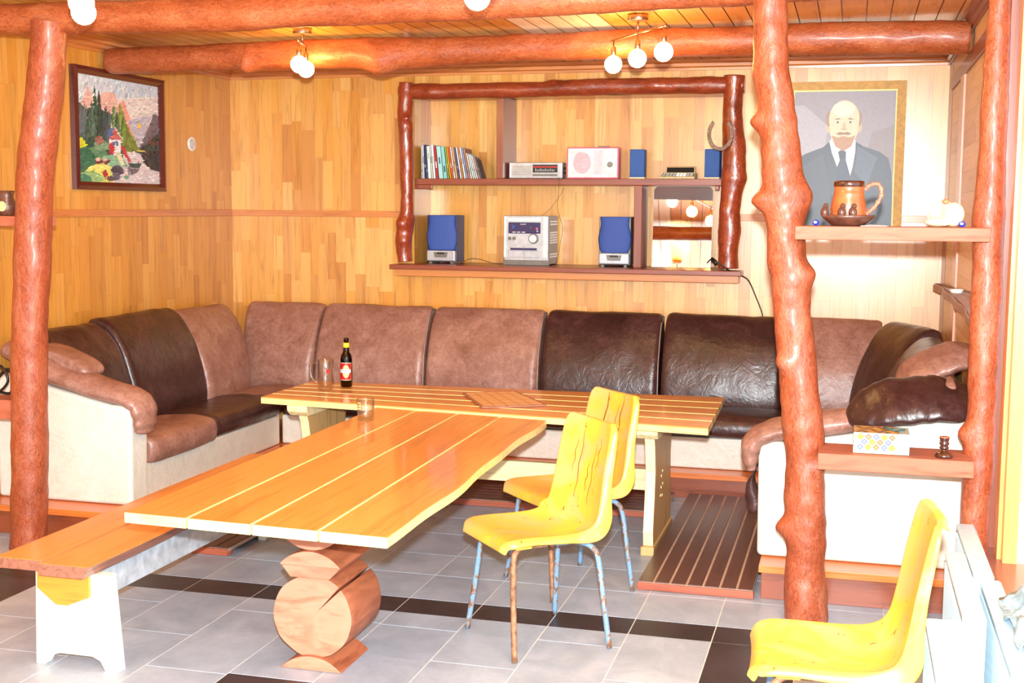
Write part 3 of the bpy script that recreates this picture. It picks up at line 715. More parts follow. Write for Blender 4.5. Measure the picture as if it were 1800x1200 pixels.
for z0 in (1.40, 1.418, 1.50, 1.518, 1.536, 1.554, 1.572, 1.63, 1.65): v.box((-2.066, 8.69, z0), (-2.0635, 8.91, z0 + .011), 0)
finish('vents', v, ['silver'], parent=t)
# mirror leaning in the recess
t = thing('wall_mirror', 'frameless mirror with rounded top corners leaning in the lower right bay of the shelving', 'mirror', (-1.15, 8.80, 1.346))
W_, H_, rr = .41, .57, .035
pts = [(-W_ / 2, 0), (W_ / 2, 0)] + [(W_ / 2 - rr + rr * math.cos(a), H_ - rr + rr * math.sin(a)) for a in [k * PI / 16 for k in range(9)]] + [(-W_ / 2 + rr + rr * math.cos(a), H_ - rr + rr * math.sin(a)) for a in [PI / 2 + k * PI / 16 for k in range(9)]]
T = Matrix.Rotation(.06, 4, 'Z') @ Matrix.Rotation(-.165, 4, 'X')
g = MB().prism([T @ Vector((x_, 0, z_)) for x_, z_ in pts], T.to_3x3() @ Vector((0, .005, 0)), 1, 0); finish('glass_sheet', g, ['mirror', 'mirror_edge'], parent=t, world=False)
# horseshoe
mb = MB(); pth = []
for k in range(25):
    a = PI * (.76 - 1.0) - PI * 1.52 * k / 24 + PI * 1.0 - PI * .0
    a = math.radians(128) + math.radians(284) * k / 24
    pth.append((-.862 + .074 * math.cos(a), 8.437, 2.245 + .098 * math.sin(a)))
mb.loft([[Vector(p) + (Vector(p) - Vector((-.862, 8.437, 2.245))).normalized() * u_ + Vector((0, v_, 0)) for u_, v_ in ((-.012, -.006), (.012, -.006), (.012, .006), (-.012, .006))] for p in pth], 0, True, False)
for p in pth[3::3]: mb.box((p[0] - .003, 8.429, p[2] - .003), (p[0] + .003, 8.432, p[2] + .003), 1)
tag(finish('horseshoe', mb, ['iron', 'black'], bevel=.002), 'rusty brown horseshoe nailed open end up on the right log of the wall shelving', 'horseshoe')
# cables
def cable(label, pts, r, m, plug=None, cat='cable'):
    mb = MB().tube(cr(pts, 8), r, 8); o = finish('cable', mb, [m]); tag(o, label, cat)
    if plug:
        finish('plug', MB().tube(plug, .013, 10), ['black'], parent=o)
    return o
cable('black power cord with plug hanging from the right end of the wall shelving', [(-.93, 8.45, 1.395), (-.90, 8.42, 1.42), (-.86, 8.40, 1.405), (-.78, 8.42, 1.35), (-.70, 8.50, 1.31), (-.66, 8.57, 1.27), (-.61, 8.582, 1.16), (-.57, 8.582, 1.06), (-.55, 8.582, .95)], .0045, 'black', [(-.90, 8.42, 1.425), (-.87, 8.41, 1.405), (-.865, 8.405, 1.385)])
cable('thin brown wire hanging from the top shelf beside the silver stereo', [(-1.985, 8.585, 1.965), (-1.982, 8.58, 1.88), (-1.99, 8.585, 1.75), (-1.955, 8.59, 1.62), (-1.97, 8.59, 1.5), (-2.0, 8.59, 1.35)], .0013, 'black')
cable('thin wire with a small blue plug hanging below the clock radio', [(-2.0, 8.84, 1.90), (-2.04, 8.84, 1.83), (-2.10, 8.84, 1.75), (-2.16, 8.84, 1.70)], .0013, 'leg_rust')
cable('thin black speaker wire looping up on the bottom shelf between left speaker and stereo', [(-2.74, 8.75, 1.348), (-2.68, 8.75, 1.38), (-2.6, 8.75, 1.378), (-2.5, 8.76, 1.35), (-2.42, 8.78, 1.348)], .0016, 'black')

# ================================================================ PICTURES ON THE WALLS
def art(name, shapes, P, n, parent, mat='art', step=None):
    step = .008 / max(len(shapes), 40) if len(shapes) > 400 else .0002
    """flat picture; shapes = (points in 0..1, colour); P maps (u,v,depth) to the wall"""
    mb = MB()
    for i, (pts, c) in enumerate(shapes): mb.poly([P(u, v, .0008 + i * step) for u, v in pts], 0, c)
    return finish(name, mb, [mat], parent=parent)
def fir(x, y0, h, w_, c, n=5):
    out = []
    for k in range(n):
        a = y0 + h * k / n * .92; ww = w_ * (1 - k / n * .85); out.append(([(x - ww, a), (x + ww, a + .004), (x + ww * .15, a + h / n * 1.5), (x - ww * .1, a + h / n * 1.5)], c))
    return out
def blob(cx, cy, rx, ry, c, n=14, s=0): return ([(cx + rx * math.cos(2 * PI * k / n) * (1 + .12 * math.sin(3 * k + s)), cy + ry * math.sin(2 * PI * k / n) * (1 + .12 * math.cos(2 * k + s))) for k in range(n)], c)
sh = [([(0, 0), (1, 0), (1, 1), (0, 1)], (226, 222, 218))]
sh += [([(0, .72), (1, .6), (1, 1), (0, 1)], (206, 214, 224)), ([(.3, .55), (1, .45), (1, .9), (.3, .8)], (226, 216, 214)), ([(.0, .62), (.12, .9), (.2, .78), (.3, .86), (.44, .88), (.5, .7), (.3, .5), (0, .5)], (226, 182, 172)),
       ([(.4, .5), (.47, .74), (.55, .82), (.62, .66), (.72, .42), (.4, .4)], (226, 160, 148)), ([(.55, .5), (.73, .36), (.8, .5), (.98, .76), (.98, .36), (.5, .34)], (170, 160, 172)),
       ([(.6, .62), (.75, .66), (.92, .7), (.8, .5), (.73, .38), (.66, .48)], (186, 184, 200)), ([(.73, .35), (.8, .46), (.9, .62), (.93, .72), (1, .7), (1, .33)], (116, 104, 116)), ([(.75, .35), (.85, .42), (.95, .5), (1, .52), (1, .2), (.78, .33)], (62, 70, 64)),
       ([(0, .0), (1, 0), (1, .3), (.6, .34), (0, .34)], (214, 206, 212)), ([(.55, .34), (.75, .36), (.86, .33), (.95, .16), (.9, .14), (.8, .2), (.75, .3), (.6, .33)], (60, 54, 58)), ([(.86, .33), (1, .35), (1, .13), (.93, .14), (.84, .24)], (48, 46, 48)),
       ([(.42, .33), (.5, .68), (.53, .72), (.62, .5), (.76, .33), (.6, .31)], (120, 136, 66)), ([(0, .1), (.0, .75), (.1, .68), (.2, .72), (.4, .66), (.52, .58), (.56, .35), (.5, .2), (.2, .16)], (62, 86, 78))]
random.seed(4)
for k in range(10): sh += fir(.02 + k * .012, .42 + .02 * (k % 3), .22 + .05 * (k % 2), .03, (88 + 8 * (k % 3), 112, 116))
for xx, hh, cc in ((.12, .34, (60, 84, 70)), (.2, .56, (52, 78, 62)), (.25, .52, (44, 60, 58)), (.16, .42, (72, 92, 84)), (.32, .38, (56, 70, 74)), (.37, .34, (84, 96, 92)), (.42, .4, (110, 134, 88)), (.5, .42, (126, 146, 70)), (.46, .34, (66, 88, 74)), (.53, .3, (96, 120, 60)), (.6, .2, (104, 116, 56))):
    sh += fir(xx, .34 + random.uniform(0, .03), hh, .075, cc, 7)
    sh += fir(xx + .012, .36, hh * .9, .05, tuple(min(255, int(v * 1.25)) for v in cc), 6)
for k in range(8): sh.append(([(.86 + k * .016, .4), (.865 + k * .016, .5 + .02 * (k % 2)), (.872 + k * .016, .4)], (110, 60, 48)))
sh += [blob(.22, .33, .15, .12, (50, 84, 66)), blob(.2, .25, .14, .09, (92, 140, 104)), blob(.27, .35, .1, .05, (122, 160, 128)), blob(.05, .18, .16, .14, (52, 110, 84)), blob(.03, .36, .05, .05, (206, 206, 60)), blob(.24, .4, .05, .04, (170, 110, 104)), blob(.4, .2, .16, .07, (140, 186, 156)),
       ([(.36, .34), (.36, .42), (.5, .42), (.5, .3), (.42, .26)], (238, 234, 238)), ([(.33, .45), (.37, .53), (.43, .53), (.36, .42)], (96, 120, 176)), ([(.36, .42), (.43, .54), (.52, .42)], (196, 110, 106)), ([(.425, .545), (.435, .545), (.53, .42), (.515, .42)], (240, 236, 236)),
       ([(.38, .53), (.39, .6), (.4, .53)], (226, 224, 230)), ([(.4, .36), (.4, .4), (.425, .4), (.425, .36)], (90, 110, 150)), ([(.44, .36), (.44, .4), (.47, .4), (.47, .36)], (90, 110, 150)), blob(.385, .33, .035, .06, (190, 56, 66)), ([(.5, .33), (.53, .38), (.62, .22), (.6, .2)], (196, 60, 70)),
       ([(.43, .29), (.49, .3), (.54, .18), (.5, .17)], (236, 226, 190)), blob(.26, .08, .19, .1, (226, 226, 130)), blob(.12, .04, .16, .06, (150, 190, 130)), blob(.04, .02, .1, .05, (70, 130, 100)), blob(.23, .2, .045, .03, (120, 50, 54)), blob(.22, .215, .03, .02, (226, 190, 176)), blob(.32, .2, .035, .03, (112, 46, 60)), blob(.31, .215, .025, .018, (226, 186, 170)),
       ([(.26, .1), (.3, .02), (.34, .08), (.3, .12)], (176, 56, 50)), blob(.36, .04, .04, .025, (110, 80, 80)), blob(.45, .12, .08, .05, (70, 66, 84)), blob(.43, .06, .05, .04, (96, 90, 110)), ([(.58, .2), (.62, .155), (.73, .155), (.76, .2)], (54, 78, 74)), ([(.6, .15), (.62, .08), (.7, .11), (.74, .15)], (110, 104, 120)),
       ([(.62, .2), (.623, .3), (.627, .2)], (40, 40, 40)), ([(.715, .2), (.72, .24), (.73, .2)], (40, 40, 40)), ([(.56, .17), (.6, .05), (.61, .17)], (120, 116, 130)), blob(.56, .06, .03, .02, (100, 160, 140)), blob(.74, .58, .022, .03, (240, 196, 60)), ([(.7, .32), (.8, .325), (.86, .3), (.8, .335), (.7, .335)], (222, 196, 110))]
def inpoly(pt, poly):
    x, y = pt; c = False
    for i in range(len(poly)):
        (x0, y0), (x1, y1) = poly[i], poly[i - 1]
        if (y0 > y) != (y1 > y) and x < (x1 - x0) * (y - y0) / (y1 - y0) + x0: c = not c
    return c
base_sh = list(sh)
for k in range(1500):
    u, v = random.random(), random.random(); col = None
    for pl_, c_ in reversed(base_sh):
        if inpoly((u, v), pl_): col = c_; break
    if col is None: continue
    f_ = random.uniform(.78, 1.25); gr_ = col[1] > col[0]
    c2 = tuple(max(0, min(255, int(q * f_ + random.uniform(-12, 12)))) for q in col)
    a_ = random.uniform(-.5, .5) + (1.2 if gr_ and v > .35 else .1); L_ = random.uniform(.012, .035); W2 = random.uniform(.003, .008)
    dx, dy = math.cos(a_) * L_, math.sin(a_) * L_
    sh.append(([(u - dx, v - dy), (u + W2, v - W2), (u + dx, v + dy), (u - W2, v + W2)], c2))
sh += base_sh[-28:][8:] if False else []
sh = [([(min(1, max(0, a)), min(1, max(0, b_))) for a, b_ in pl_], c_) for pl_, c_ in sh]
# left-wall painting: corners on the wall plane x = XL
t = thing('landscape_painting', 'painting of fir trees, cottage and lake in a dark maroon frame on the left wall', 'painting', (XL + .02, 7.0, 2.2))
def PL(u, v):
    a = (6.64, 1.842); b_ = (7.64, 1.877); c = (7.69, 2.55); d_ = (6.60, 2.51)
    x0 = (a[0] * (1 - u) + b_[0] * u, a[1] * (1 - u) + b_[1] * u); x1 = (d_[0] * (1 - u) + c[0] * u, d_[1] * (1 - u) + c[1] * u)
    return x0[0] * (1 - v) + x1[0] * v, x0[1] * (1 - v) + x1[1] * v
PICT = {}
def place_picture(corners, x):
    a, b_, c, d_ = corners
    def f(u, v, dep):
        y = (a[0] * (1 - u) + b_[0] * u) * (1 - v) + (d_[0] * (1 - u) + c[0] * u) * v
        z = (a[1] * (1 - u) + b_[1] * u) * (1 - v) + (d_[1] * (1 - u) + c[1] * u) * v
        return Vector((x + dep, y, z))
    return f
PC = place_picture(((6.60, 1.84), (7.62, 1.84), (7.62, 2.575), (6.60, 2.575)), XL + .012)
inn = lambda u, v, dep: PC(.055 + u * .89, .065 + v * .87, dep)
fr = MB()
for (u0, v0, u1, v1, w0, z0_, w1, z1_) in ((0, 0, 1, 0, .055, .065, .945, .065), (1, 0, 1, 1, .945, .065, .945, .935), (1, 1, 0, 1, .945, .935, .055, .935), (0, 1, 0, 0, .055, .935, .055, .065)):
    A, B_, C_, D_ = (u0, v0), (u1, v1), (w1, z1_), (w0, z0_)
    mid = lambda p, q: ((p[0] + q[0]) / 2, (p[1] + q[1]) / 2)
    r1 = [PC(*A, -.010), PC(*A, .022), PC(*mid(A, D_), .030), PC(*D_, .012), PC(*D_, -.010)]
    r2 = [PC(*B_, -.010), PC(*B_, .022), PC(*mid(B_, C_), .030), PC(*C_, .012), PC(*C_, -.010)]
    fr.loft([r1, r2], 0, True, False)
finish('picture_frame', fr, ['maroon'], parent=t)
art('canvas', sh, inn, None, t)
mb = MB(); mb.box((XL + .001, 6.62, 1.86), (XL + .009, 7.60, 2.56)); finish('backing', mb, ['maroon'], parent=t)
# generic portrait poster
t = thing('portrait_poster', 'portrait of a bald bearded man in dark suit with tan border on the back wall', 'portrait', (-.07, 8.59, 2.1))
PX0, PX1, PZ0, PZ1 = -.45, .305, 1.60, 2.585
PP = lambda u, v, dep: Vector((PX0 + (PX1 - PX0) * u, YB - .02 - dep, PZ0 + (PZ1 - PZ0) * v))
mb = MB().box((PX0, YB - .02, PZ0), (PX1, YB - .0135, PZ1)); finish('paper_border', mb, ['gold_paper'], parent=t)
mb = MB(); mb.poly([PP(.06, .03, .0006), PP(.925, .03, .0006), PP(.925, .945, .0006), PP(.06, .945, .0006)]); finish('yellow_line', mb, ['yellow_line'], parent=t)
def E(cx, cy, rx, ry, c, n=28, a0=0, a1=360): return ([(cx + rx * math.cos(math.radians(a0 + (a1 - a0) * k / n)), cy + ry * math.sin(math.radians(a0 + (a1 - a0) * k / n))) for k in range(n)], c)
skin = (224, 196, 160)
sp = [([(0, 0), (1, 0), (1, 1), (0, 1)], (146, 138, 146)), ([(0, .35), (.3, .4), (.34, .75), (.1, .9), (0, .9)], (164, 160, 170)), ([(.7, .45), (1, .4), (1, .75), (.78, .7)], (136, 124, 126)),
      ([(.02, 0), (.02, .50), (.12, .545), (.3, .595), (.36, .635), (.62, .635), (.7, .6), (.86, .56), (.95, .51), (.985, .4), (1, .2), (1, 0)], (42, 48, 62)), ([(.06, .1), (.1, .45), (.3, .55), (.4, .2)], (50, 56, 70)), ([(.64, .6), (.84, .52), (.74, .3), (.62, .42)], (74, 82, 100)),
      ([(.36, .635), (.39, .55), (.44, .46), (.5, .33), (.56, .33), (.6, .45), (.62, .56), (.62, .64), (.58, .68), (.4, .68)], (214, 222, 222)), ([(.37, .64), (.45, .5), (.49, .53), (.42, .62)], (232, 236, 232)), ([(.61, .64), (.57, .52), (.52, .53), (.58, .62)], (226, 232, 230)),
      ([(.45, .56), (.49, .58), (.53, .56), (.53, .5), (.58, .38), (.58, .3), (.44, .3), (.44, .44), (.47, .5)], (32, 40, 66)), E(.49, .54, .03, .03, (24, 30, 54)), 
      E(.345, .745, .022, .045, (206, 166, 128)), E(.655, .745, .022, .045, (206, 166, 128)), E(.345, .80, .026, .055, (150, 116, 88)), E(.652, .80, .024, .055, (150, 116, 88)), E(.5, .80, .15, .135, skin), ([(.355, .8), (.36, .7), (.4, .63), (.47, .585), (.53, .585), (.6, .63), (.64, .7), (.648, .8)], skin),
      E(.49, .87, .11, .055, (240, 222, 192)), ([(.38, .68), (.42, .6), (.5, .565), (.58, .6), (.615, .68), (.56, .665), (.5, .672), (.44, .665)], (166, 120, 76)), ([(.42, .69), (.46, .705), (.5, .7), (.54, .705), (.58, .69), (.54, .682), (.5, .686), (.46, .682)], (134, 92, 60)), ([(.455, .676), (.545, .676), (.5, .666)], (196, 140, 120)),
      ([(.4, .795), (.44, .806), (.47, .798), (.44, .795)], (120, 86, 60)), ([(.53, .798), (.56, .806), (.6, .795), (.56, .795)], (120, 86, 60)), E(.437, .775, .024, .009, (196, 190, 176)), E(.562, .775, .024, .009, (196, 190, 176)), E(.437, .775, .009, .009, (50, 40, 36)), E(.562, .775, .009, .009, (50, 40, 36)),
      ([(.49, .775), (.48, .725), (.5, .715), (.525, .725), (.51, .775)], (206, 166, 128)), ([(.46, .726), (.5, .716), (.54, .726), (.5, .73)], (186, 140, 104))]
art('printed_portrait', sp, lambda u, v, dep: PP(.07 + u * .845, .035 + v * .9, dep + .0006), None, t, 'print')
mb = MB(); disc(mb, (0, 0, 0), .05, .012, 0, 32, 'x'); disc(mb, (.012, 0, 0), .035, .006, 1, 32, 'x')
mb.v = [Vector((XL + .001, 8.01, 2.177)) + p for p in mb.v]
tag(finish('wall_vent', mb, ['white', 'silver'], bevel=.003), 'small round white metal cap on the left wall beside the painting', 'vent')
#@@PART3@@

# ================================================================ SOFAS
def cushion(name, O, U, V, wb, wt, prof, mat, parent, sh=0, nu=26, sub=5, seed=0, amp=.006, rnd=.045, piping=False, label=None, wr=0):
    """O bottom left corner (world), U along the width, V out from the wall; prof = closed outline (v,z) ; wb/wt width low/high, sh shift of the top"""
    O = Vector(O); U = Vector(U).normalized(); V = Vector(V).normalized()
    pr = cr([(a, b, 0) for a, b in prof] + [(prof[0][0], prof[0][1], 0)], sub)[:-1]
    cx = sum(p.x for p in pr) / len(pr); cz = sum(p.y for p in pr) / len(pr)
    z0 = min(p.y for p in pr); z1 = max(p.y for p in pr); rings = []
    ts = []
    for i in range(nu + 1):
        s_ = i / nu; ts.append(.5 - .5 * math.cos(PI * s_) if True else s_)
    for t in ts:
        e = min(t, 1 - t) * wb; sc = 1 if e > rnd else math.sqrt(max(0, 1 - ((rnd - e) / rnd) ** 2)) * .22 + .78
        puff = 1 + .03 * math.sin(PI * t)
        ring = []
        for p in pr:
            v = cx + (p.x - cx) * sc * puff; z = cz + (p.y - cz) * (1 - (1 - sc) * .45)
            q = (z - z0) / (z1 - z0); ww = wb + (wt - wb) * q
            u = sh * q + (wb - ww) / 2 + ww * t
            P = O + U * u + V * v; P = Vector((P.x, P.y, z))
            nz = noise.noise(Vector((P.x * 4 + seed, P.y * 4, P.z * 4))) * amp * 1.5 + noise.noise(Vector((P.x * 14 + seed, P.y * 14, P.z * 9))) * amp * .7
            if wr: nz += wr * math.sin((u * 38 + z * 30 + 3 * noise.noise(P * 6))) * max(0, noise.noise(P * 3 + Vector((seed, 0, 0))) + .25)
            d = (V * (v - cx) + Vector((0, 0, z - cz))); d = d.normalized() if d.length > 1e-6 else V
            ring.append(P + d * nz)
        rings.append(ring)
    mb = MB().loft(rings, 0, True, True)
    o = finish(name, mb, [mat], parent=parent, sub=1)
    if label: o['label'] = label
    if piping:
        pp = []
        for k, p in enumerate(rings[-2] if piping > 0 else rings[1]):
            if p.z > .5 and (V.dot(p - O) > cx - .02 or p.z > z1 - .05): pp.append(p)
        pp.sort(key=lambda q: q.z)
        if len(pp) > 3:
            finish('piping', MB().tube(pp, .0045, 6), ['piping'], parent=o)
    return o
BACK = [(.40, .44), (.405, .55), (.36, .75), (.27, .93), (.17, 1.035), (.09, 1.045), (.04, 1.0), (.03, .8), (.03, .55), (.06, .43)]
SEAT = [(.36, .36), (.62, .355), (.86, .352), (.925, .375), (.935, .43), (.90, .478), (.8, .492), (.6, .492), (.45, .48), (.38, .46)]
# --- back sofa (along the back wall)
sb = thing('sectional_sofa', 'long low sofa along the back wall with tan and dark brown leather back cushions', 'sofa', (-2.0, 8.1, .155))
yb = YB - .012
xs = [(-4.20, -3.68, 'leather_tan'), (-3.675, -2.845, 'leather_tan'), (-2.84, -2.025, 'leather_tan'), (-2.02, -1.205, 'leather_dark'), (-1.20, -.40, 'leather_dark'), (-.395, .145, 'leather_tan')]
for i, (a, b, m) in enumerate(xs):
    sh = 0; wb = b - a - .006; wt = wb - .015
    if i == 0: wt = wb + .09; sh = -.045
    if i == 5: wt = wb + .07; sh = .035
    cushion('back_cushion', (a + .003, yb, 0), (1, 0, 0), (0, -1, 0), wb, wt, BACK, m, sb, sh, seed=i * 7, piping=1 if i in (1, 2, 3) else 0, label='tan leather back cushion' if m == 'leather_tan' else 'dark brown leather back cushion', wr=.0 if i not in (3, 4) else .0018)
for i, (a, b, m) in enumerate([(-3.67, -2.845, 'leather_dark'), (-2.84, -2.025, 'leather_dark'), (-2.02, -1.205, 'leather_dark'), (-1.20, -.365, 'leather_dark')]):
    cushion('seat_cushion', (a + .003, yb, 0), (1, 0, 0), (0, -1, 0), b - a - .006, b - a - .01, SEAT, m, sb, 0, seed=50 + i, wr=.004)
finish('base', MB().box((-3.675, yb - .90, .157), (-.355, yb - .02, .352)), ['vinyl'], parent=sb, bevel=.012)
for x_ in (-2.43, -1.62): finish('base_seam', MB().box((x_, yb - .903, .16), (x_ + .006, yb - .899, .35)), ['piping'], parent=sb)
mk = MB()
for (a_, b_, c_, d_) in ((0, 0, .022, .05), (.028, 0, .05, .05), (.056, .01, .075, .05), (.0, .056, .022, .085), (.028, .056, .05, .095), (.056, .056, .08, .09), (.015, .1, .06, .112)):
    mk.add([(-2.175 + a_, yb - .376 + b_ * .3, .775 + b_), (-2.175 + c_, yb - .376 + b_ * .3, .775 + b_), (-2.175 + c_ + .004, yb - .376 + d_ * .3, .775 + d_), (-2.175 + a_ + .004, yb - .376 + d_ * .3, .775 + d_)], [(0, 1, 2, 3)])
#--- left sofa
sl = thing('sectional_sofa', 'sofa along the left wall with cream side panel, tan armrest and mostly dark back cushions', 'sofa', (-4.05, 7.0, .155))
xl = XL + .012
for i, (a, b, m, dz) in enumerate([(5.98, 6.60, 'leather_dark', 0), (6.605, 7.46, 'leather_dark', 0), (7.465, 8.06, 'leather_tan', 0)]):
    pr = [(v * (1.0), z + (.025 if i == 1 else 0) * (z > .9)) for v, z in BACK]
    wb = b - a - .006
    cushion('back_cushion', (xl, a + .003, 0), (0, 1, 0), (1, 0, 0), wb, wb + (.12 if i == 2 else 0), pr, m, sl, .06 if i == 2 else 0, seed=80 + i * 5, piping=1, label='tan leather back cushion' if m == 'leather_tan' else 'dark brown leather back cushion', wr=.002)
for i, (a, b, m) in enumerate([(6.0, 6.76, 'leather_tan'), (6.765, 7.66, 'leather_dark')]):
    pr = [(v, z) for v, z in SEAT] if i else [(v * 1.0, z if z > .4 else z) for v, z in [(.36, .36), (.62, .355), (.86, .345), (.94, .35), (.965, .42), (.93, .478), (.8, .5), (.6, .495), (.45, .48), (.38, .46)]]
    pr = [(v if v < .45 else .45 + (v - .45) * .79, z) for v, z in pr]
    cushion('seat_cushion', (xl, a + .003, 0), (0, 1, 0), (1, 0, 0), b - a - .006, b - a - .01, pr, m, sl, 0, seed=120 + i, wr=.004, label='tan leather seat cushion' if i == 0 else 'dark brown leather seat cushion')
cushion('corner_seat', (xl, 7.665, 0), (0, 1, 0), (1, 0, 0), .50, .50, [(.3, .36), (.55, .355), (.74, .36), (.775, .4), (.765, .45), (.72, .482), (.56, .488), (.45, .48), (.38, .46)], 'leather_tan', sl, 0, seed=130, label='tan leather corner seat')
finish('base', MB().box((xl + .02, 5.98, .157), (-3.675, 7.66, .352)), ['vinyl'], parent=sl, bevel=.012)
finish('corner_post', MB().lathe([(.035, .157), (.035, .36)], (-3.74, 7.705, 0)), ['vinyl'], parent=sl)
def arm(parent, s, xw, mat_roll, y0=5.80, k=1.0):
    """cream side panel and leather roll; s=+1 sofa opens to +x"""
    X = lambda d: xw + s * d * k            # distance from the wall
    out = [(.02, .157), (.93, .157), (.935, .62), (.925, .675), (.88, .695), (.80, .695), (.40, .775), (.2, .82), (.02, .83)]
    o1 = [(X(d), y0, z) for d, z in out]
    if s < 0: o1 = o1[::-1]
    finish('side_panel', MB().prism(o1, (0, .17, 0), 0), ['vinyl'], parent=parent, bevel=.022, seg=4)
    path = [(.965, .545, .04), (.972, .58, .056), (.972, .64, .066), (.945, .70, .074), (.86, .735, .078), (.7, .765, .08), (.5, .81, .08), (.34, .86, .085), (.2, .93, .09), (.08, .97, .07)]
    pp = cr([(X(a), y0 + .085, b) for a, b, c in path], 5); rr = [r.x for r in cr([(c, 0, 0) for a, b, c in path], 5)]
    rings = []
    for i, p in enumerate(pp):
        t = (pp[min(i + 1, len(pp) - 1)] - pp[max(i - 1, 0)]).normalized(); b = Vector((0, 1, 0)); a = t.cross(b)
        ring = []
        for k in range(22):
            th = 2 * PI * k / 22; d = a * math.cos(th) * rr[i] * .72 + b * math.sin(th) * rr[i] * 1.5
            q = p + d; d.normalize()
            q += d * (noise.noise(q * 9) * .010 + .004 * math.sin(i * 1.3 + 4 * noise.noise(q * 5)) * (1 if i < 16 or i > 34 else .4))
            ring.append(q)
        rings.append(ring)
    o = finish('armrest', MB().loft(rings, 0, True, True), [mat_roll], parent=parent, sub=1)
    return o
arm(sl, 1, xl, 'leather_tan', 5.80, .905)
cushion('head_roll', (xl + .04, 5.86, 0), (0, 1, 0), (1, 0, 0), .2, .2, [(.03, .80), (.25, .80), (.42, .80), (.50, .83), (.50, .875), (.42, .925), (.25, .975), (.1, .99), (.03, .95)], 'leather_tan', sl, 0, seed=140, wr=.004)
#--- right sofa
sr = thing('sectional_sofa', 'sofa end at the right behind the two log posts with large cream side panel', 'sofa', (.1, 7.0, .155))
xr = XR - .012
cushion('corner_cushion', (.385, 8.235, 0), (.34, -.94, 0), (-.94, -.34, 0), .60, .60, [(v * .97 + .012, z + (.02 if z > .9 else 0)) for v, z in BACK], 'leather_dark', sr, 0, seed=205, wr=0, label='dark brown leather corner cushion')
for i, (a, b, m) in enumerate([(5.98, 6.70, 'leather_tan'), (6.705, 7.42, 'leather_dark')]):
    wb = b - a - .006
    cushion('back_cushion', (xr, b - .003, 0), (0, -1, 0), (-1, 0, 0), wb, wb, BACK if i else [(v, z * .93) for v, z in BACK], m, sr, 0, seed=160 + i * 5, wr=0, label='dark brown leather back cushion' if i else 'tan leather back cushion')
for i, (a, b, m) in enumerate([(6.0, 6.86, 'leather_dark'), (6.865, 7.66, 'leather_dark')]):
    cushion('seat_cushion', (xr, b - .003, 0), (0, -1, 0), (-1, 0, 0), b - a - .006, b - a - .01, [(v * .97, z) for v, z in SEAT], m, sr, 0, seed=180 + i, wr=.004)
cushion('corner_seat', (xr, 8.165, 0), (0, -1, 0), (-1, 0, 0), .49, .49, [(.3, .36), (.62, .355), (.82, .36), (.86, .4), (.85, .45), (.8, .482), (.6, .488), (.45, .48), (.38, .46)], 'leather_dark', sr, 0, seed=190)
finish('base', MB().box((-.345, 5.98, .157), (xr - .02, 7.62, .352)), ['vinyl'], parent=sr, bevel=.012)
arm(sr, -1, xr - .0, 'leather_tan', 5.79)
# hanging dark leather flap at the corner of the right armrest
mb = MB(); rings = []
for i in range(15):
    t = i / 14; z = .34 + (.70 - .34) * t; r_ = .018 + .012 * math.sin(t * 9) + .01 * (t < .5)
    rings.append([(-.405 + r_ * math.cos(a) + .012 * math.sin(t * 12), 5.87 + .05 * math.sin(a), z) for a in [2 * PI * k / 14 for k in range(14)]])
finish('armrest_flap', mb.loft(rings, 0, True, True), ['leather_dark'], parent=sr, sub=1)['label'] = 'dark brown hanging leather flap'
# loose cushions on the right armrest
def pillow(name, label, c, L, Wd, H, mat, rot, seed, wr=.006):
    nU, nV = 40, 28; mb = MB(); rings = []
    for i in range(nU + 1):
        u = -1 + 2 * i / nU; uu = max(-.9999, min(.9999, math.sin(u * PI / 2)))
        k = (1 - abs(uu) ** 3.2) ** (1 / 2.2); ring = []
        for j in range(nV):
            a = 2 * PI * j / nV; y_ = math.copysign(abs(math.cos(a)) ** .8, math.cos(a)); z_ = math.copysign(abs(math.sin(a)) ** 1.25, math.sin(a))
            q = Vector((uu * L, y_ * Wd * k, z_ * H * (k ** 1.1)))
            edge = abs(y_) ** 2
            f = noise.noise(Vector((q.x * 7 + seed, q.y * 7, q.z * 5))) * .012 + wr * (.3 + edge) * math.sin(q.x * 75 + 5 * noise.noise(q * 8 + Vector((seed, 0, 0))))
            q += Vector((0, 0, f)) if True else 0
            q.z += -.05 * (q.x / L) ** 2
            ring.append(q)
        rings.append(ring)
    mb.loft(rings, 0, True, True)
    T = Matrix.Translation(c) @ rot; mb.v = [T @ p for p in mb.v]
    return tag(finish(name, mb, [mat], sub=1), label, 'cushion')
Rt = lambda x, y, z: Matrix.Rotation(z, 4, 'Z') @ Matrix.Rotation(y, 4, 'Y') @ Matrix.Rotation(x, 4, 'X')
pillow('sofa_cushion', 'plump dark brown wrinkled leather cushion over the right sofa armrest above the patterned box', (.28, 5.78, .92), .29, .16, .062, 'leather_dark', Rt(.5, -.14, 0), 3)
pillow('sofa_cushion', 'tan leather cushion wedged behind the dark one beside the right log post', (.41, 6.30, 1.03), .22, .15, .06, 'leather_tan', Rt(.3, -.42, 0), 8, .004)

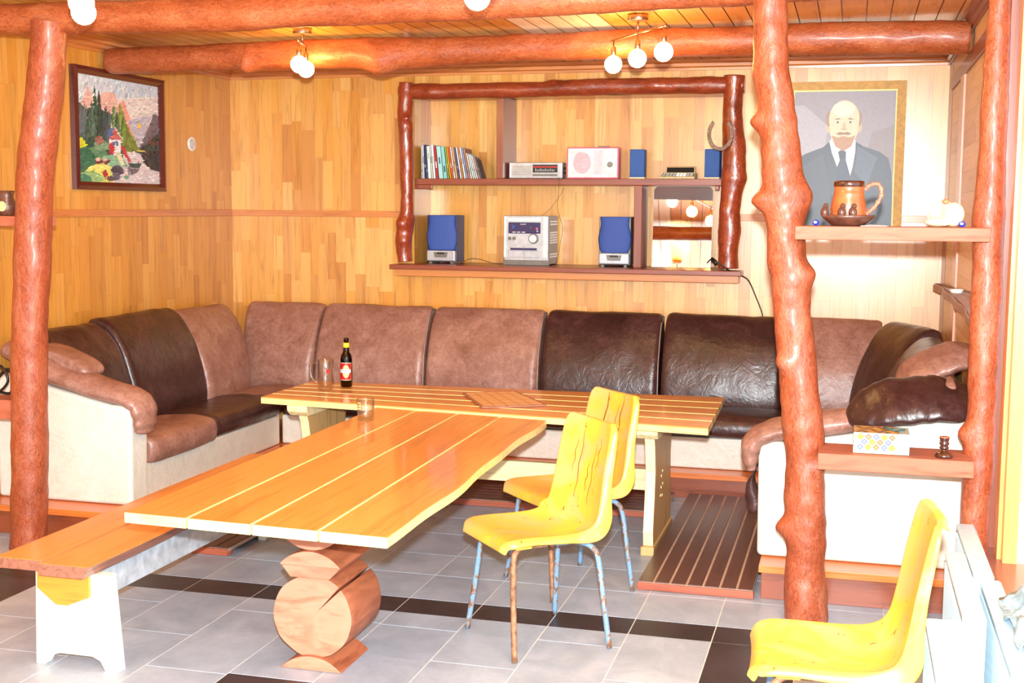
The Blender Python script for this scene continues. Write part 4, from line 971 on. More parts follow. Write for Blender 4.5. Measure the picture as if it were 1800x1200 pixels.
# ================================================================ DUCKBOARDS
def duckboard(label, x0, x1, y0, y1, ax, n, mat):
    t = thing('duckboard', label, 'floor mat', ((x0 + x1) / 2, (y0 + y1) / 2, .001))
    finish('backing', MB().box((x0 + .004, y0 + .004, .0185), (x1 - .004, y1 - .004, .037)), ['mat_gap'], parent=t)
    if ax == 'y':
        w_ = (x1 - x0) / n
        for k in range(n): finish('slat', MB().box((x0 + k * w_ + .0055, y0, .0375), (x0 + (k + 1) * w_ - .0055, y1 - .01 * (k % 2), .042)), [mat], parent=t, bevel=.002)
        for yy in (y0 + .012, (y0 + y1) / 2, y1 - .06): finish('batten', MB().box((x0, yy, .001), (x1, yy + .045, .018)), ['mat_edge'], parent=t)
        finish('end_strip', MB().box((x0, y0 - .012, .002), (x1, y0, .036)), ['mat_edge'], parent=t, bevel=.002)
    else:
        w_ = (y1 - y0) / n
        for k in range(n): finish('slat', MB().box((x0, y0 + k * w_ + .0055, .0375), (x1 - .01 * (k % 2), y0 + (k + 1) * w_ - .0055, .042)), [mat], parent=t, bevel=.002)
        for xx in (x0 + .012, (x0 + x1) / 2, x1 - .06): finish('batten', MB().box((xx, y0, .001), (xx + .045, y1, .018)), ['mat_edge'], parent=t)
        finish('end_strip', MB().box((x0, y0 - .012, .002), (x1, y0, .036)), ['mat_edge'], parent=t, bevel=.002)
duckboard('dark brown slatted wooden floor mat in front of the right sofa, slats running away', -.905, -.375, 5.625, 7.50, 'y', 7, 'mat_wood')
duckboard('dark slatted wooden floor mat under the back table, slats running sideways', -2.86, -.985, 6.98, 7.50, 'x', 7, 'mat_wood_x')
duckboard('slatted wooden floor mat in front of the left sofa, mostly hidden by the bench', -3.54, -2.972, 5.585, 7.50, 'y', 8, 'mat_wood')

# ================================================================ TABLES
def planks_top(name, corners, n, zt, th, long_ax, mats, parent, seams=.004, live=None, steps=30):
    """corners (x,y): near-left, near-right, far-right, far-left; planks run long_ax"""
    A, B_, C_, D_ = [Vector((*c, 0)) for c in corners]; mb = MB()
    for k in range(n):
        u0 = k / n; u1 = (k + 1) / n
        rows = []
        for i in range(steps + 1):
            t = i / steps
            if long_ax == 'y': p = lambda u, t=t: (A * (1 - u) + B_ * u) * (1 - t) + (D_ * (1 - u) + C_ * u) * t
            else: p = lambda u, t=t: (A * (1 - t) + B_ * t) * (1 - u) + (D_ * (1 - t) + C_ * t) * u
            q0 = p(u0); q1 = p(u1); d = (q1 - q0).normalized()
            if k > 0: q0 += d * seams
            if k < n - 1: q1 -= d * seams
            if k == n - 1 and live: q1 += d * live(t)
            rows.append((q0, q1))
        b = .0022 if long_ax == 'y' else .005
        r = [[q0 + Vector((0, 0, zt - th)), q1 + Vector((0, 0, zt - th)), q1 + Vector((0, 0, zt - b)), q1 - (q1 - q0).normalized() * b + Vector((0, 0, zt)), q0 + (q1 - q0).normalized() * b + Vector((0, 0, zt)), q0 + Vector((0, 0, zt - b))] for q0, q1 in rows]
        f0 = len(mb.f); mb.loft(r, 0, True, False, capmi=1)
        # long outer faces take the edge tone
        idx = f0
        for i in range(len(r) - 1):
            for j in range(6):
                if (j == 1 and k == n - 1) or (j == 5 and k == 0) or (j in (1, 2) and k < n - 1) or (j in (4, 5) and k > 0): mb.m[idx] = 1
                idx += 1
    mb.box((min(A.x, D_.x) + .03, min(A.y, B_.y) + .06, zt - th - .001), (0, 0, 0), 0) if False else None
    return finish(name, mb, mats, parent=parent)
t1 = thing('dining_table', 'large orange plank table in the foreground on a support of stacked logs', 'table', (-1.92, 4.95, 0))
live = lambda t: .002 + .009 * math.sin(t * 9.0 - 1.2) + .005 * math.sin(t * 21 + 1)
planks_top('tabletop', [(-2.404, 3.776), (-1.412, 3.722), (-1.462, 6.07), (-2.412, 6.195)], 4, .69, .036, 'y', ['table_top', 'table_edge'], t1, live=live)
def halflog(mb, cx, z, w_, h, y0, y1, up=True, mi=0):
    R_ = (w_ * w_ / 4 + h * h) / (2 * h); a0 = math.asin(min(1, w_ / 2 / R_))
    if h > R_: a0 = PI - a0
    pts = []
    for k in range(21):
        a = -a0 + 2 * a0 * k / 20; x_ = R_ * math.sin(a); z_ = R_ * math.cos(a) - (R_ - h)
        pts.append((cx + x_, z + (z_ if up else -z_)))
    if not up: pts = pts[::-1]
    pts = pts[::-1]
    return mb.prism([(x_, y0, z_) for x_, z_ in pts], (0, y1 - y0, 0), 0, 1)
def support(y0, y1, parent, cx=-1.925):
    nm = lambda n, mb, l=None: finish(n, mb, ['log_bark', 'log_end'], parent=parent, bevel=.003)
    nm('log_foot', halflog(MB(), cx, .001, .25, .055, y0 - .01, y1 - .03, True))
    mb = MB(); rings = []
    for y_ in (y0 + .01, y0 + .06, (y0 + y1) / 2, y1 + .02):
        ring = []
        cr_a = math.radians(46); A_ = sorted([2 * PI * k / 60 for k in range(60) if abs(2 * PI * k / 60 - cr_a) > .06] + [cr_a + d_ for d_ in (-.045, -.03, 0, .03, .045)])
        for a in A_:
            r_ = .160 + .005 * noise.noise(Vector((math.cos(a) * 2, math.sin(a) * 2, y_ * 3)))
            if abs(a - cr_a) < .001: r_ = .05
            elif abs(a - cr_a) < .032: r_ -= .004
            ring.append((cx + r_ * math.cos(a), y_, .205 + r_ * math.sin(a)))
        rings.append(ring[::-1])
    mb.loft(rings, 0, True, True, capmi=1); nm('round_log', mb)
    nm('log_block', MB().prism([(cx - .05, y0 + .015, .362), (cx + .11, y0 + .015, .338), (cx + .11, y0 + .015, .355), (cx + .02, y0 + .015, .37)], (0, y1 - y0 - .05, 0), 0, 1)) if False else None
    nm('log_wedge', MB().prism([(cx - .085, y0, .356), (cx + .075, y0, .356), (cx + .122, y0, .405), (cx - .125, y0, .405)], (0, y1 - y0, 0), 0, 1))
    nm('half_log', halflog(MB(), cx, .405, .25, .058, y0 - .012, y1 - .01, True))
    nm('top_half_log', halflog(MB(), cx - .005, .626, .31, .165, y0 + .01, y1 - .02, False))
    finish('cleat', MB().box((cx - .38, y0 + .08, .627), (cx + .38, y1 - .06, .654)), ['log_bark'], parent=parent, bevel=.003)
support(4.26, 4.56, t1)
t2 = thing('dining_table', 'long orange plank table in front of the back sofa, on pale trestle legs', 'table', (-1.9, 6.6, 0))
planks_top('tabletop', [(-3.128, 6.285), (-.640, 6.036), (-.665, 7.07), (-3.12, 6.96)], 5, .70, .036, 'x', ['table_top_x', 'table_edge'], t2)
def trestle(x, y0, y1, parent):
    # profile in (y,z): waisted board
    L = [(y0 + .02, .045), (y0 + .005, .12), (y0 + .04, .30), (y0 + .055, .42), (y0 + .02, .56), (y0 + .0, .60)]
    Rr_ = [(y1 - .0, .60), (y1 - .02, .56), (y1 - .055, .42), (y1 - .04, .30), (y1 - .005, .12), (y1 - .02, .045)]
    pl = MB().prism([(x, a, b) for a, b in (L + Rr_)], (.052, 0, 0), 1, 1)
    for i in range(6): pass
    leg = finish('trestle_leg', pl, ['pale_wood', 'trestle_wood'], parent=parent, bevel=.004)
    for p in leg.data.polygons:
        if abs(p.normal.y) > .7: p.material_index = 0
    finish('foot', MB().box((x - .008, y0 - .01, 0), (x + .06, y1 + .01, .045)), ['trestle_wood'], parent=parent, bevel=.004)
    c = [(x + .0, y0 - .06, .664), (x + .0, y0 - .055, .63), (x + .0, y0 - .02, .605), (x + .0, y0 + .05, .601), (x + .0, y1 - .05, .601), (x + .0, y1 + .0, .605), (x + .0, y1 + .04, .664)]
    finish('cleat', MB().prism([(a - .045, b, d) for a, b, d in c], (.12, 0, 0)), ['pale_wood'], parent=parent, bevel=.008)
    for a, b in ((.26, .36), (.30, .38), (.26, .30), (.31, .31), (.24, .26), (.30, .25)):
        T = Matrix.Translation((x + .05, y0 + a, b)) @ Matrix.Rotation(PI / 2, 4, 'Y')
        finish('dowel', MB().lathe([(.008, 0), (.008, .005)], n=10, T=T), ['pale_wood'], parent=parent)
trestle(-.975, 6.20, 6.86, t2); trestle(-2.92, 6.32, 6.90, t2)
M['pale_wood_x'] = wood('pale_wood_x', [(250, 232, 180), (246, 222, 164)], 'x', .5, .15, .2, fine=30)
finish('stretcher', MB().box((-2.868, 6.60, .245), (-.975, 6.645, .36)), ['pale_wood_x'], parent=t2, bevel=.004)
# bench
b = thing('bench', 'long low plank bench with white painted end leg at the left of the foreground table', 'bench', (-2.9, 5.0, 0))
def bplank(x0, x1, y0, y1):
    mb = MB(); zt = .42; rings = []
    for i in range(21):
        t = i / 20; y_ = y0 + (y1 - y0) * t; e = .006 * math.sin(t * 9)
        rings.append([(x0, y_, zt - .048), (x1 - .03 + e, y_, zt - .048), (x1 + e, y_, zt), (x0, y_, zt)] if x1 > -2.8 else [(x0 + .02, y_, zt - .042), (x1, y_, zt - .042), (x1, y_, zt), (x0, y_, zt)])
    mb.loft(rings, 1, True, False)
    for i in range(20): mb.m[i * 4 + 2] = 0
    finish('seat_plank', mb, ['bench_top', 'bench_edge'], parent=b, bevel=.003)
bplank(-3.10, -2.893, 3.985, 6.1); bplank(-2.889, -2.672, 3.955, 6.1)
def bleg(y_, parent):
    pts = [(-2.965, 0), (-2.925, 0), (-2.905, .035), (-2.86, .05), (-2.72, .05), (-2.685, .035), (-2.665, 0), (-2.605, 0), (-2.635, .371), (-2.955, .371)]
    finish('end_leg', MB().prism([(x_, y_, z_) for x_, z_ in pts], (0, .045, 0), 0, 0), ['rad_paint' if False else 'white_paint'], parent=parent, bevel=.003)
M['white_paint'] = wood('white_paint', [(240, 240, 226), (236, 238, 226)], 'z', .5, .1, .05, fine=24)
bleg(4.03, b); bleg(5.9, b)
finish('cleat', MB().prism([(-2.94, 4.015, .371), (-2.94, 4.015, .305), (-2.86, 4.015, .245), (-2.81, 4.015, .245), (-2.715, 4.015, .285), (-2.715, 4.015, .371)], (0, .015, 0)), ['honey'], parent=b, bevel=.002)
finish('stretcher', MB().box((-2.775, 4.075, .245), (-2.735, 5.9, .365)), ['grey_board'], parent=b, bevel=.003)

# ================================================================ YELLOW CHAIRS
def chair(label, loc, ang, marks=()):
    root = thing('plastic_chair', label, 'chair', loc, ang, 'yellow plastic chairs')
    # centre line (fwd x, z), half width, flange depth
    C_ = [(.235, .448, .18, .028), (.222, .462, .198, .028), (.19, .467, .21, .028), (.12, .463, .212, .026), (.04, .455, .214, .028), (-.05, .450, .213, .034), (-.115, .458, .214, .05), (-.165, .482, .214, .065), (-.195, .53, .212, .06), (-.21, .60, .207, .042),
          (-.222, .68, .2, .034), (-.235, .76, .199, .03), (-.248, .83, .195, .026), (-.256, .868, .188, .022), (-.262, .888, .17, .016)]
    P = cr([(a, b_, 0) for a, b_, c_, d_ in C_], 4); Q = cr([(c_, d_, 0) for a, b_, c_, d_ in C_], 4)
    ss = [-1.0, -.985, -.95, -.88, -.75, -.55, -.3, 0, .3, .55, .75, .88, .95, .985, 1.0]
    rows = []
    for i, p in enumerate(P):
        t = (P[min(i + 1, len(P) - 1)] - P[max(i - 1, 0)]).normalized(); nrm = Vector((t.y, -t.x, 0))
        hw, fl = Q[i].x, Q[i].y; row = []
        bucket = .010 + .020 * max(0, min(1, (i - 6) / 14)) * (1 - .45 * max(0, min(1, (i - 34) / 20)))
        row.append((hw + .012, -fl)); row.append((hw + .010, -fl * .5))
        half = []
        for s_ in ss:
            h = bucket * abs(s_) ** 2.2
            if abs(s_) == 1: h -= .004
            half.append((s_ * hw, h))
        row = [(-(hw + .012), bucket - fl)] + [(-(hw + .010), bucket - fl * .5)] + half + [(hw + .010, bucket - fl * .5), (hw + .012, bucket - fl)]
        rows.append([(p.x + nrm.x * h, y_, p.y + nrm.y * h) for y_, h in row])
    # rolled lips at front and top
    f = rows[0]; rows.insert(0, [(x_ + .008, y_ * .97, z_ - .022) for x_, y_, z_ in f])
    l = rows[-1]; rows.append([(x_ - .018, y_ * .9, z_ + .004) for x_, y_, z_ in l]); rows.append([(x_ - .032, y_ * .88, z_ - .012) for x_, y_, z_ in l])
    mb = MB().loft(rows, 0, False, True, closed=False)
    shell = finish('shell', mb, ['chair_yellow'], parent=root, world=False, solid=.005, sub=1)
    n = 0
    for (yy, z0, z1, w_) in marks:      # splits in the plastic of the backrest
        mb = MB(); pts = []
        for k in range(9):
            z = z0 + (z1 - z0) * k / 8; xb = None
            for i in range(len(P) - 1):
                if P[i].y <= z <= P[i + 1].y and P[i].x < -.1: xb = P[i].x + (P[i + 1].x - P[i].x) * (z - P[i].y) / (P[i + 1].y - P[i].y)
            if xb is None: xb = -.25
            pts.append((xb + .0045 + .022 * (abs(yy) / .18) ** 2.2, yy + .006 * math.sin(k * 1.7 + yy * 40) + .012 * (k / 8), z))
        mb.tube(pts, [w_ * (.2 + math.sin(PI * (k + .5) / 9)) for k in range(9)], 6)
        finish('crack', mb, ['chair_crack'], parent=shell, world=False)
    lm = lambda s_, fr: cr([(.02 if fr else -.02, .13 * s_, .428), (.13, .14 * s_, .430), (.165, .148 * s_, .415), (.178, .155 * s_, .38), (.19, .18 * s_, .22), (.205, .225 * s_, .004)] if fr else
                           [(-.02, .13 * s_, .428), (-.115, .14 * s_, .425), (-.165, .155 * s_, .405), (-.19, .17 * s_, .36), (-.2, .2 * s_, .2), (-.212, .235 * s_, .004)], 6)
    for s_ in (1, -1):
        for fr in (True, False):
            finish('leg', MB().tube(lm(s_, fr), .0115, 12), ['leg_rust' if (fr and s_ > 0) else 'leg_paint'], parent=root, world=False)
        finish('bracket', MB().box((.10, .125 * s_ - .02, .425), (.17, .125 * s_ + .035, .452)), ['chair_yellow'], parent=root, world=False, bevel=.004)
    finish('crossbar', MB().tube([(.0, -.14, .428), (.0, .14, .428)], .009, 10), ['leg_paint'], parent=root, world=False)
    return root
chair('stained yellow plastic chair beside the foreground table, nearer of the middle two', (-1.195, 4.845, 0), math.radians(221), [(-.05, .56, .84, .0013), (.02, .6, .72, .0012), (.06, .55, .8, .0012), (-.09, .66, .8, .001), (.1, .7, .83, .001)])
chair('cracked yellow plastic chair behind the stained one, between it and the back table', (-1.235, 5.61, 0), math.radians(223), [(-.06, .62, .886, .0026), (.07, .66, .886, .0022), (.03, .56, .84, .0014)])
chair('yellow plastic chair at bottom right facing left beside the white radiators', (-.005, 3.70, 0), math.radians(183), [])

# ================================================================ RADIATORS
def radiator(label, x0, x1, y0, y1, h, z0=.0):
    t = thing('panel_radiator', label, 'radiator', ((x0 + x1) / 2, (y0 + y1) / 2, z0), 0, 'white panel radiators')
    xm = (x0 + x1) / 2
    finish('side_cover', MB().box((x0, y0, z0 + .05), (x0 + .006, y1, z0 + h - .03)), ['rad_groove'], parent=t)
    n = int((y1 - y0) / .016)
    r_ = MB(); pts = []
    for k in range(n):
        ya = y0 + .01 + k * (y1 - y0 - .02) / n; w_ = (y1 - y0 - .02) / n
        pts += [(x0 + .001, ya), (x0 - .004, ya + w_ * .2), (x0 - .004, ya + w_ * .75), (x0 + .001, ya + w_ * .95)]
    rings = [[(a, b_, z) for a, b_ in pts] for z in (z0 + .03, z0 + h - .035)]
    r_.loft(rings, 0, False, False, closed=False); finish('ribbed_panel', r_, ['rad_white'], parent=t)
    finish('body', MB().box((x0 + .012, y0 + .01, z0), (x1 - .002, y1 - .01, z0 + h - .03)), ['rad_slot'], parent=t)
    finish('back_panel', MB().box((x1 - .008, y0, z0 + .02), (x1, y1, z0 + h - .012)), ['rad_white'], parent=t, bevel=.002)
    c = MB().prism([(x0 - .004, y0, z0 + h - .02), (x0 - .004, y0, z0 + h - .004), (x0 + .006, y0, z0 + h), (x1 - .006, y0, z0 + h), (x1 + .003, y0, z0 + h - .006), (x1 + .003, y0, z0 + h - .02)][::-1], (0, y1 - y0, 0))
    finish('top_cover', c, ['rad_white'], parent=t, bevel=.002)
    finish('end_cap', MB().box((x0 - .004, y0 - .012, z0 + .02), (x1 + .003, y0, z0 + h - .002)), ['rad_white'], parent=t, bevel=.004)
    hub = disc(disc(MB(), (xm, y0 - .012, z0 + h - .06), .017, .005, 0), (xm, y0 - .016, z0 + h - .06), .009, .006, 1); finish('plug', hub, ['rad_white', 'chrome'], parent=t)
    return t
radiator('white panel radiator farthest back, standing against the brown ledge by the right post', .450, .512, 4.53, 5.26, .5)
radiator('white panel radiator in the middle, left of the farthest one', .375, .440, 4.03, 4.80, .5)
radiator('white panel radiator with a large round plug, under the crumpled blue plastic', .470, .532, 3.62, 4.50, .49)
radiator('white panel radiator nearest the chair, its rounded end cap facing the room', .262, .362, 3.35, 3.98, .5)
mb = MB(); N = 22
rows = []
for i in range(N):
    row = []
    for j in range(N):
        u = i / (N - 1); v = j / (N - 1)
        x_ = .50 + .26 * u; y_ = 3.72 + .52 * v
        z = .505 + .05 * noise.noise(Vector((u * 5, v * 5, 1))) + .02 * noise.noise(Vector((u * 14, v * 14, 4))) + .03
        if u < .15: z -= .03 * (1 - u / .15)
        row.append((x_ + .03 * noise.noise(Vector((u * 4, v * 4, 9))), y_ + .03 * noise.noise(Vector((u * 4, v * 4, 19))), max(z, .497)))
    rows.append(row)
mb.loft(rows, 0, False, True, closed=False); tag(finish('plastic_bag', mb, ['bag'], solid=.004), 'crumpled pale blue plastic bag lying on the radiators at the right edge', 'bag')

# ================================================================ SHELVES BETWEEN POSTS
def shelfboard(label, x0, x1, y0, y1, z0, z1):
    mb = MB().box((x0, y0, z0), (x1, y1, z1), [0, 0, 1, 0, 0, 0]); return tag(finish('wooden_shelf', mb, ['plank_shelf', 'plank_shelf_edge'], bevel=.004), label, 'shelf')
shelfboard('thick reddish shelf board at eye level between the two right log posts, holding the tankard', -.225, .52, 5.21, 5.44, 1.632, 1.687)
shelfboard('lower reddish shelf board between the two right log posts, holding the patterned box', -.105, .497, 5.19, 5.44, .70, .768)
shelfboard('short shelf board left of the left log post carrying the brown vase', -4.40, -3.88, 5.40, 5.55, 1.64, 1.69)
shelfboard('lower short shelf board left of the left log post carrying black ironwork', -4.42, -3.97, 5.40, 5.55, .665, .765)
# live edge bracket shelf on the right wall
pts = [(.563, 8.42), (.515, 8.42), (.50, 8.3), (.53, 8.0), (.518, 7.6), (.53, 7.2), (.515, 6.7), (.525, 6.3), (.50, 5.9), (.495, 5.66), (.563, 5.66)]
mb = MB().prism([(a, b_, 1.25 + (.10 * (8.42 - b_) / 2.8 if a > .56 else 0)) for a, b_ in pts], (0, 0, .045)); tag(finish('live_edge_shelf', mb, ['live_edge'], bevel=.006), 'rough-edged brown slab shelf on the right wall behind the right post', 'shelf')
mb = MB().lathe([(.018, 0), (.03, .004), (.036, .022), (.033, .022), (.027, .008), (.001, .006)], (.522, 6.75, 1.335)); tag(finish('ashtray', mb, ['white']), 'small pale dish on the rough-edged shelf at the right wall', 'dish')
# tankard on plate
zs = 1.688
mb = MB().lathe([(.06, 0), (.07, .006), (.10, .03), (.108, .042), (.104, .044), (.09, .03), (.06, .012), (.001, .010)], (-.02, 5.33, zs), n=36)
tag(finish('clay_dish', mb, ['clay_dark']), 'shallow dark brown clay dish under the tankard on the upper shelf', 'dish')
t = thing('tankard', 'orange-brown clay tankard with dark glazed rim and twisted handle on the upper shelf', 'mug', (-.02, 5.33, zs + .016))
mb = MB().lathe([(.03, .0), (.055, .002), (.06, .008), (.064, .016), (.072, .026), (.0725, .034), (.069, .04), (.0725, .05), (.066, .085), (.06, .11), (.061, .116), (.058, .12), (.0585, .142), (.061, .148), (.059, .150), (.054, .146), (.05, .05), (.001, .02)], (-.02, 5.33, zs + .016), n=40)
finish('body', mb, ['clay'], parent=t)
finish('rim', MB().lathe([(.0595, .146), (.0615, .150), (.0615, .166), (.057, .170), (.053, .166), (.054, .146)], (-.02, 5.33, zs + .012), n=40), ['brown_glaze'], parent=t)
hp = cr([(.042, 5.33, zs + .145), (.062, 5.33, zs + .165), (.095, 5.33, zs + .168), (.108, 5.33, zs + .13), (.088, 5.33, zs + .085), (.062, 5.33, zs + .058), (.048, 5.33, zs + .045)], 7)
finish('handle', MB().tube(hp, [.0085 + .0022 * math.sin(i * 1.5) for i in range(len(hp))], 12), ['handle_pink'], parent=t)
for (bx, by, lb) in ((-.112, 5.275, 'small dark clay bird at the left end of the dish'), (-.045, 5.245, 'small dark clay bird in front of the tankard, left of a pair'), (-.002, 5.245, 'small dark clay bird in front of the tankard, right of a pair')):
    zz = zs + (.046 if bx > -.1 else .042); zz = zs + .034
    mb = MB().sphere((bx, by, zz + .02), .02, 0, 12, (.85, .8, 1.15)); mb.sphere((bx + .004, by - .006, zz + .046), .011, 0, 10); mb.sphere((bx + .004, by - .018, zz + .046), .004, 0, 8, (1, 1.6, .8)); mb.sphere((bx - .006, by + .014, zz + .012), .010, 0, 8, (.7, 1.6, 1))
    tag(finish('bird_figurine', mb, ['clay_dark']), lb, 'figurine')
for (bx, lb) in ((-.145, 'tiny blue glass bead left of the clay dish on the upper shelf'), (.415, 'tiny blue glass bead right of the white seashell')):
    mb = MB().sphere((bx, 5.26, zs + .0125), .0125, 0, 14, (1.1, .9, .95)); mb.sphere((bx - .002, 5.2505, zs + .014), .0055, 1, 10, (1.2, .6, 1)); tag(finish('glass_bead', mb, ['blue_glass', 'white']), lb, 'bead')
mb = MB().add([(.03, 5.25, zs + .001), (.13, 5.24, zs + .001), (.14, 5.30, zs + .002), (.07, 5.31, zs + .006)], [(0, 1, 2, 3)]); tag(finish('paper_scrap', mb, ['white'], solid=.002), 'scrap of whitish paper beside the clay dish', 'paper')
# conch shell
mb = MB(); rings = []
for i in range(46):
    t_ = i / 45; a = -t_ * 11.5; r0 = .002 + .043 * (1 - t_) ** 1.25; cx = .33 + .05 * 0 + .022 * math.cos(a) * (1 - t_) + .045 * t_ - .005; cz = zs + .052 + .045 * t_ + .020 * math.sin(a) * (1 - t_)
    rings.append([(cx + r0 * math.cos(k) * 1.1, 5.31 - .01 * t_ + r0 * math.sin(k) * .8 * math.cos(a) - .02 * math.sin(a) * (1 - t_), cz + r0 * math.sin(k) * 1.0) for k in [2 * PI * j / 18 for j in range(18)]])
mb.loft(rings, 0, True, True); mb.sphere((.385, 5.30, zs + .05), .042, 0, 14, (1, .7, 1.15)); mb.sphere((.325, 5.29, zs + .020), .038, 0, 14, (1.35, .7, .5))
mb.sphere((.352, 5.275, zs + .1), .03, 1, 12, (.5, .4, .35)); 
tag(finish('seashell', mb, ['shell', 'shell_brown']), 'knobbly cream white conch seashell on the upper shelf by the right post', 'shell')
# patterned box
t = thing('gift_box', 'small patterned cardboard box with yellow, blue and orange medallions and a grey end', 'box', (.13, 5.31, .769))
bx0, bx1, by0, by1, bz0, bz1 = .033, .252, 5.235, 5.40, .7695, .855
finish('carton', MB().box((bx0, by0, bz0), (bx1, by1, bz1)), ['box_grey'], parent=t, bevel=.002)
pt = MB(); rnd_c = [(214, 150, 24), (98, 110, 146), (204, 100, 66)]
wp = .178
pt.poly([(bx0, by0 - .0006, bz0 + .001), (bx0 + wp, by0 - .0006, bz0 + .001), (bx0 + wp, by0 - .0006, bz1 - .001), (bx0, by0 - .0006, bz1 - .001)], 0, (206, 190, 150))
pt.poly([(bx0 + .001, by0, bz1 + .0006), (bx0 + wp, by0, bz1 + .0006), (bx0 + wp, by1, bz1 + .0006), (bx0 + .001, by1, bz1 + .0006)], 0, (196, 150, 90))
pt.poly([(bx0 - .0006, by0, bz0), (bx0 - .0006, by0, bz1), (bx0 - .0006, by1, bz1), (bx0 - .0006, by1, bz0)], 0, (190, 140, 100))
def star(cx, cz, r, c, P):
    n = 24; pt.poly([P(cx + r * (1 + .16 * math.cos(4 * a)) * math.cos(a), cz + r * (1 + .16 * math.cos(4 * a)) * math.sin(a)) for a in [2 * PI * k / n for k in range(n)]], 0, c)
for i in range(-1, 7):
    for j in range(-1, 5):
        u = .012 + i * .031 + (j % 2) * .0155; v = .006 + j * .021
        if not (.012 < u < wp - .012 and .011 < v < .075): continue
        c = rnd_c[(i * 2 + j) % 3]
        star(u, v, .0115, c, lambda a, b_: (bx0 + a, by0 - .0009, bz0 + b_)); star(u, v, .005, tuple(min(255, x_ + 30) for x_ in c), lambda a, b_: (bx0 + a, by0 - .0012, bz0 + b_))
for i in range(6):
    for j in range(5): star(.018 + i * .028 + (j % 2) * .012, .018 + j * .03, .012, [(120, 80, 50), (90, 80, 80), (210, 160, 60)][(i + j) % 3], lambda a, b_: (min(bx0 + wp, bx0 + a), by0 + b_, bz1 + .0009))
pt.poly([(bx0 - .001, 5.27, .80), (bx0 - .001, 5.27, .84), (bx0 - .001, 5.33, .84), (bx0 - .001, 5.33, .80)], 0, (150, 156, 190))
finish('printed_wrap', pt, ['print'], parent=t)
finish('cord', MB().tube(cr([(.18, 5.33, bz1 + .003), (.155, 5.37, bz1 + .004), (.16, 5.30, bz1 + .01), (.2, 5.28, bz1 + .006), (.235, 5.33, bz1 + .004), (.18, 5.34, bz1 + .004)], 6), .0022, 8), ['teal'], parent=t)
# candle holder
mb = MB().lathe([(.001, 0), (.034, .0), (.036, .006), (.03, .018), (.016, .026), (.012, .03), (.017, .036), (.018, .04), (.0125, .046), (.018, .052), (.0195, .056), (.014, .062), (.019, .076), (.02, .08), (.016, .08), (.012, .07), (.001, .068)], (.385, 5.25, .769), n=30)
o = finish('candle_holder', mb, ['brown_glaze']); tag(o, 'small dark brown glazed candle holder at the right end of the lower shelf', 'candle holder')
finish('rim', MB().lathe([(.016, .0805), (.0197, .0805), (.0197, .0835), (.016, .0835)], (.385, 5.25, .769), n=24), ['handle_pink'], parent=o)
# left shelf items
mb = MB().lathe([(.03, 0), (.036, .004), (.046, .03), (.048, .05), (.036, .085), (.034, .10), (.040, .125), (.036, .125), (.03, .1), (.001, .09)], (-4.10, 5.46, 1.691), n=28)
o = finish('vase', mb, ['clay_dark']); tag(o, 'small brown clay vase with a round medallion on the short upper left shelf', 'vase')
md_ = disc(MB(), (-4.09, 5.414, 1.738), .025, .006, 0); finish('medallion', md_, ['beige'], parent=o)
mb = MB().tube(cr([(-4.2, 5.46, .80), (-4.12, 5.46, .79), (-4.10, 5.46, .84), (-4.105, 5.46, .90), (-4.14, 5.46, .91), (-4.2, 5.46, .85)], 6), .008, 8)
mb.tube(cr([(-4.24, 5.45, .775), (-4.17, 5.45, .80), (-4.12, 5.45, .86), (-4.16, 5.45, .93), (-4.22, 5.45, .9)], 6), .007, 8)
tag(finish('iron_ornament', mb, ['black']), 'curled black wrought iron ornament on the lower left shelf', 'ornament')
o = thing('wall_socket', 'small dark and white wall socket low on the left wall beyond the sofa end', 'socket', (XL + .02, 5.70, .27))
finish('plate', MB().box((XL + .001, 5.62, .23), (XL + .02, 5.70, .31)), ['white'], parent=o, bevel=.004)
finish('socket_face', disc(MB(), (XL + .02, 5.66, .27), .028, .005, 0, 20, 'x'), ['silver_dark'], parent=o)

# ================================================================ THINGS ON THE TABLES
mx, my, mz = -2.905, 6.66, .701
g = thing('beer_mug', 'empty clear glass beer mug with handle on the left end of the back table', 'mug', (mx, my, mz))
finish('glass_body', MB().lathe([(.001, 0), (.040, 0), (.0455, .008), (.0455, .175), (.044, .178), (.0425, .176), (.041, .03), (.036, .022), (.001, .02)], (mx, my, mz), n=36), ['glass'], parent=g)
hd = cr([(mx - .043, my - .002, mz + .150), (mx - .06, my - .004, mz + .155), (mx - .085, my - .006, mz + .145), (mx - .092, my - .006, mz + .11), (mx - .085, my - .006, mz + .07), (mx - .06, my - .003, mz + .04), (mx - .044, my - .001, mz + .03)], 6)
finish('handle', MB().tube(hd, .008, 12), ['glass'], parent=g)
T = Matrix.Translation((mx + .031, my - .034, mz + .11)) @ Matrix.Rotation(.72, 4, 'Z') @ Matrix.Rotation(PI / 2, 4, 'X')
finish('red_logo', MB().lathe([(.012, 0), (.012, .001)], n=20, T=T), ['red_label'], parent=g)
bx_, by_ = -2.83, 6.79
g = thing('beer_bottle', 'dark brown glass beer bottle with red label and yellow neck band on the back table', 'bottle', (bx_, by_, mz))
finish('glass_body', MB().lathe([(.001, .004), (.028, 0), (.0345, .006), (.0345, .165), (.031, .185), (.02, .205), (.0165, .225), (.0145, .255), (.0135, .27), (.0155, .272), (.0155, .285), (.013, .287), (.011, .28), (.011, .25), (.014, .21), (.028, .18), (.0315, .16), (.0315, .01), (.001, .008)], (bx_, by_, mz), n=36), ['bottle_glass'], parent=g)
finish('beer', MB().lathe([(.001, .010), (.0305, .011), (.0305, .158), (.027, .178), (.001, .178)], (bx_, by_, mz), n=30), ['brown_glaze'], parent=g)
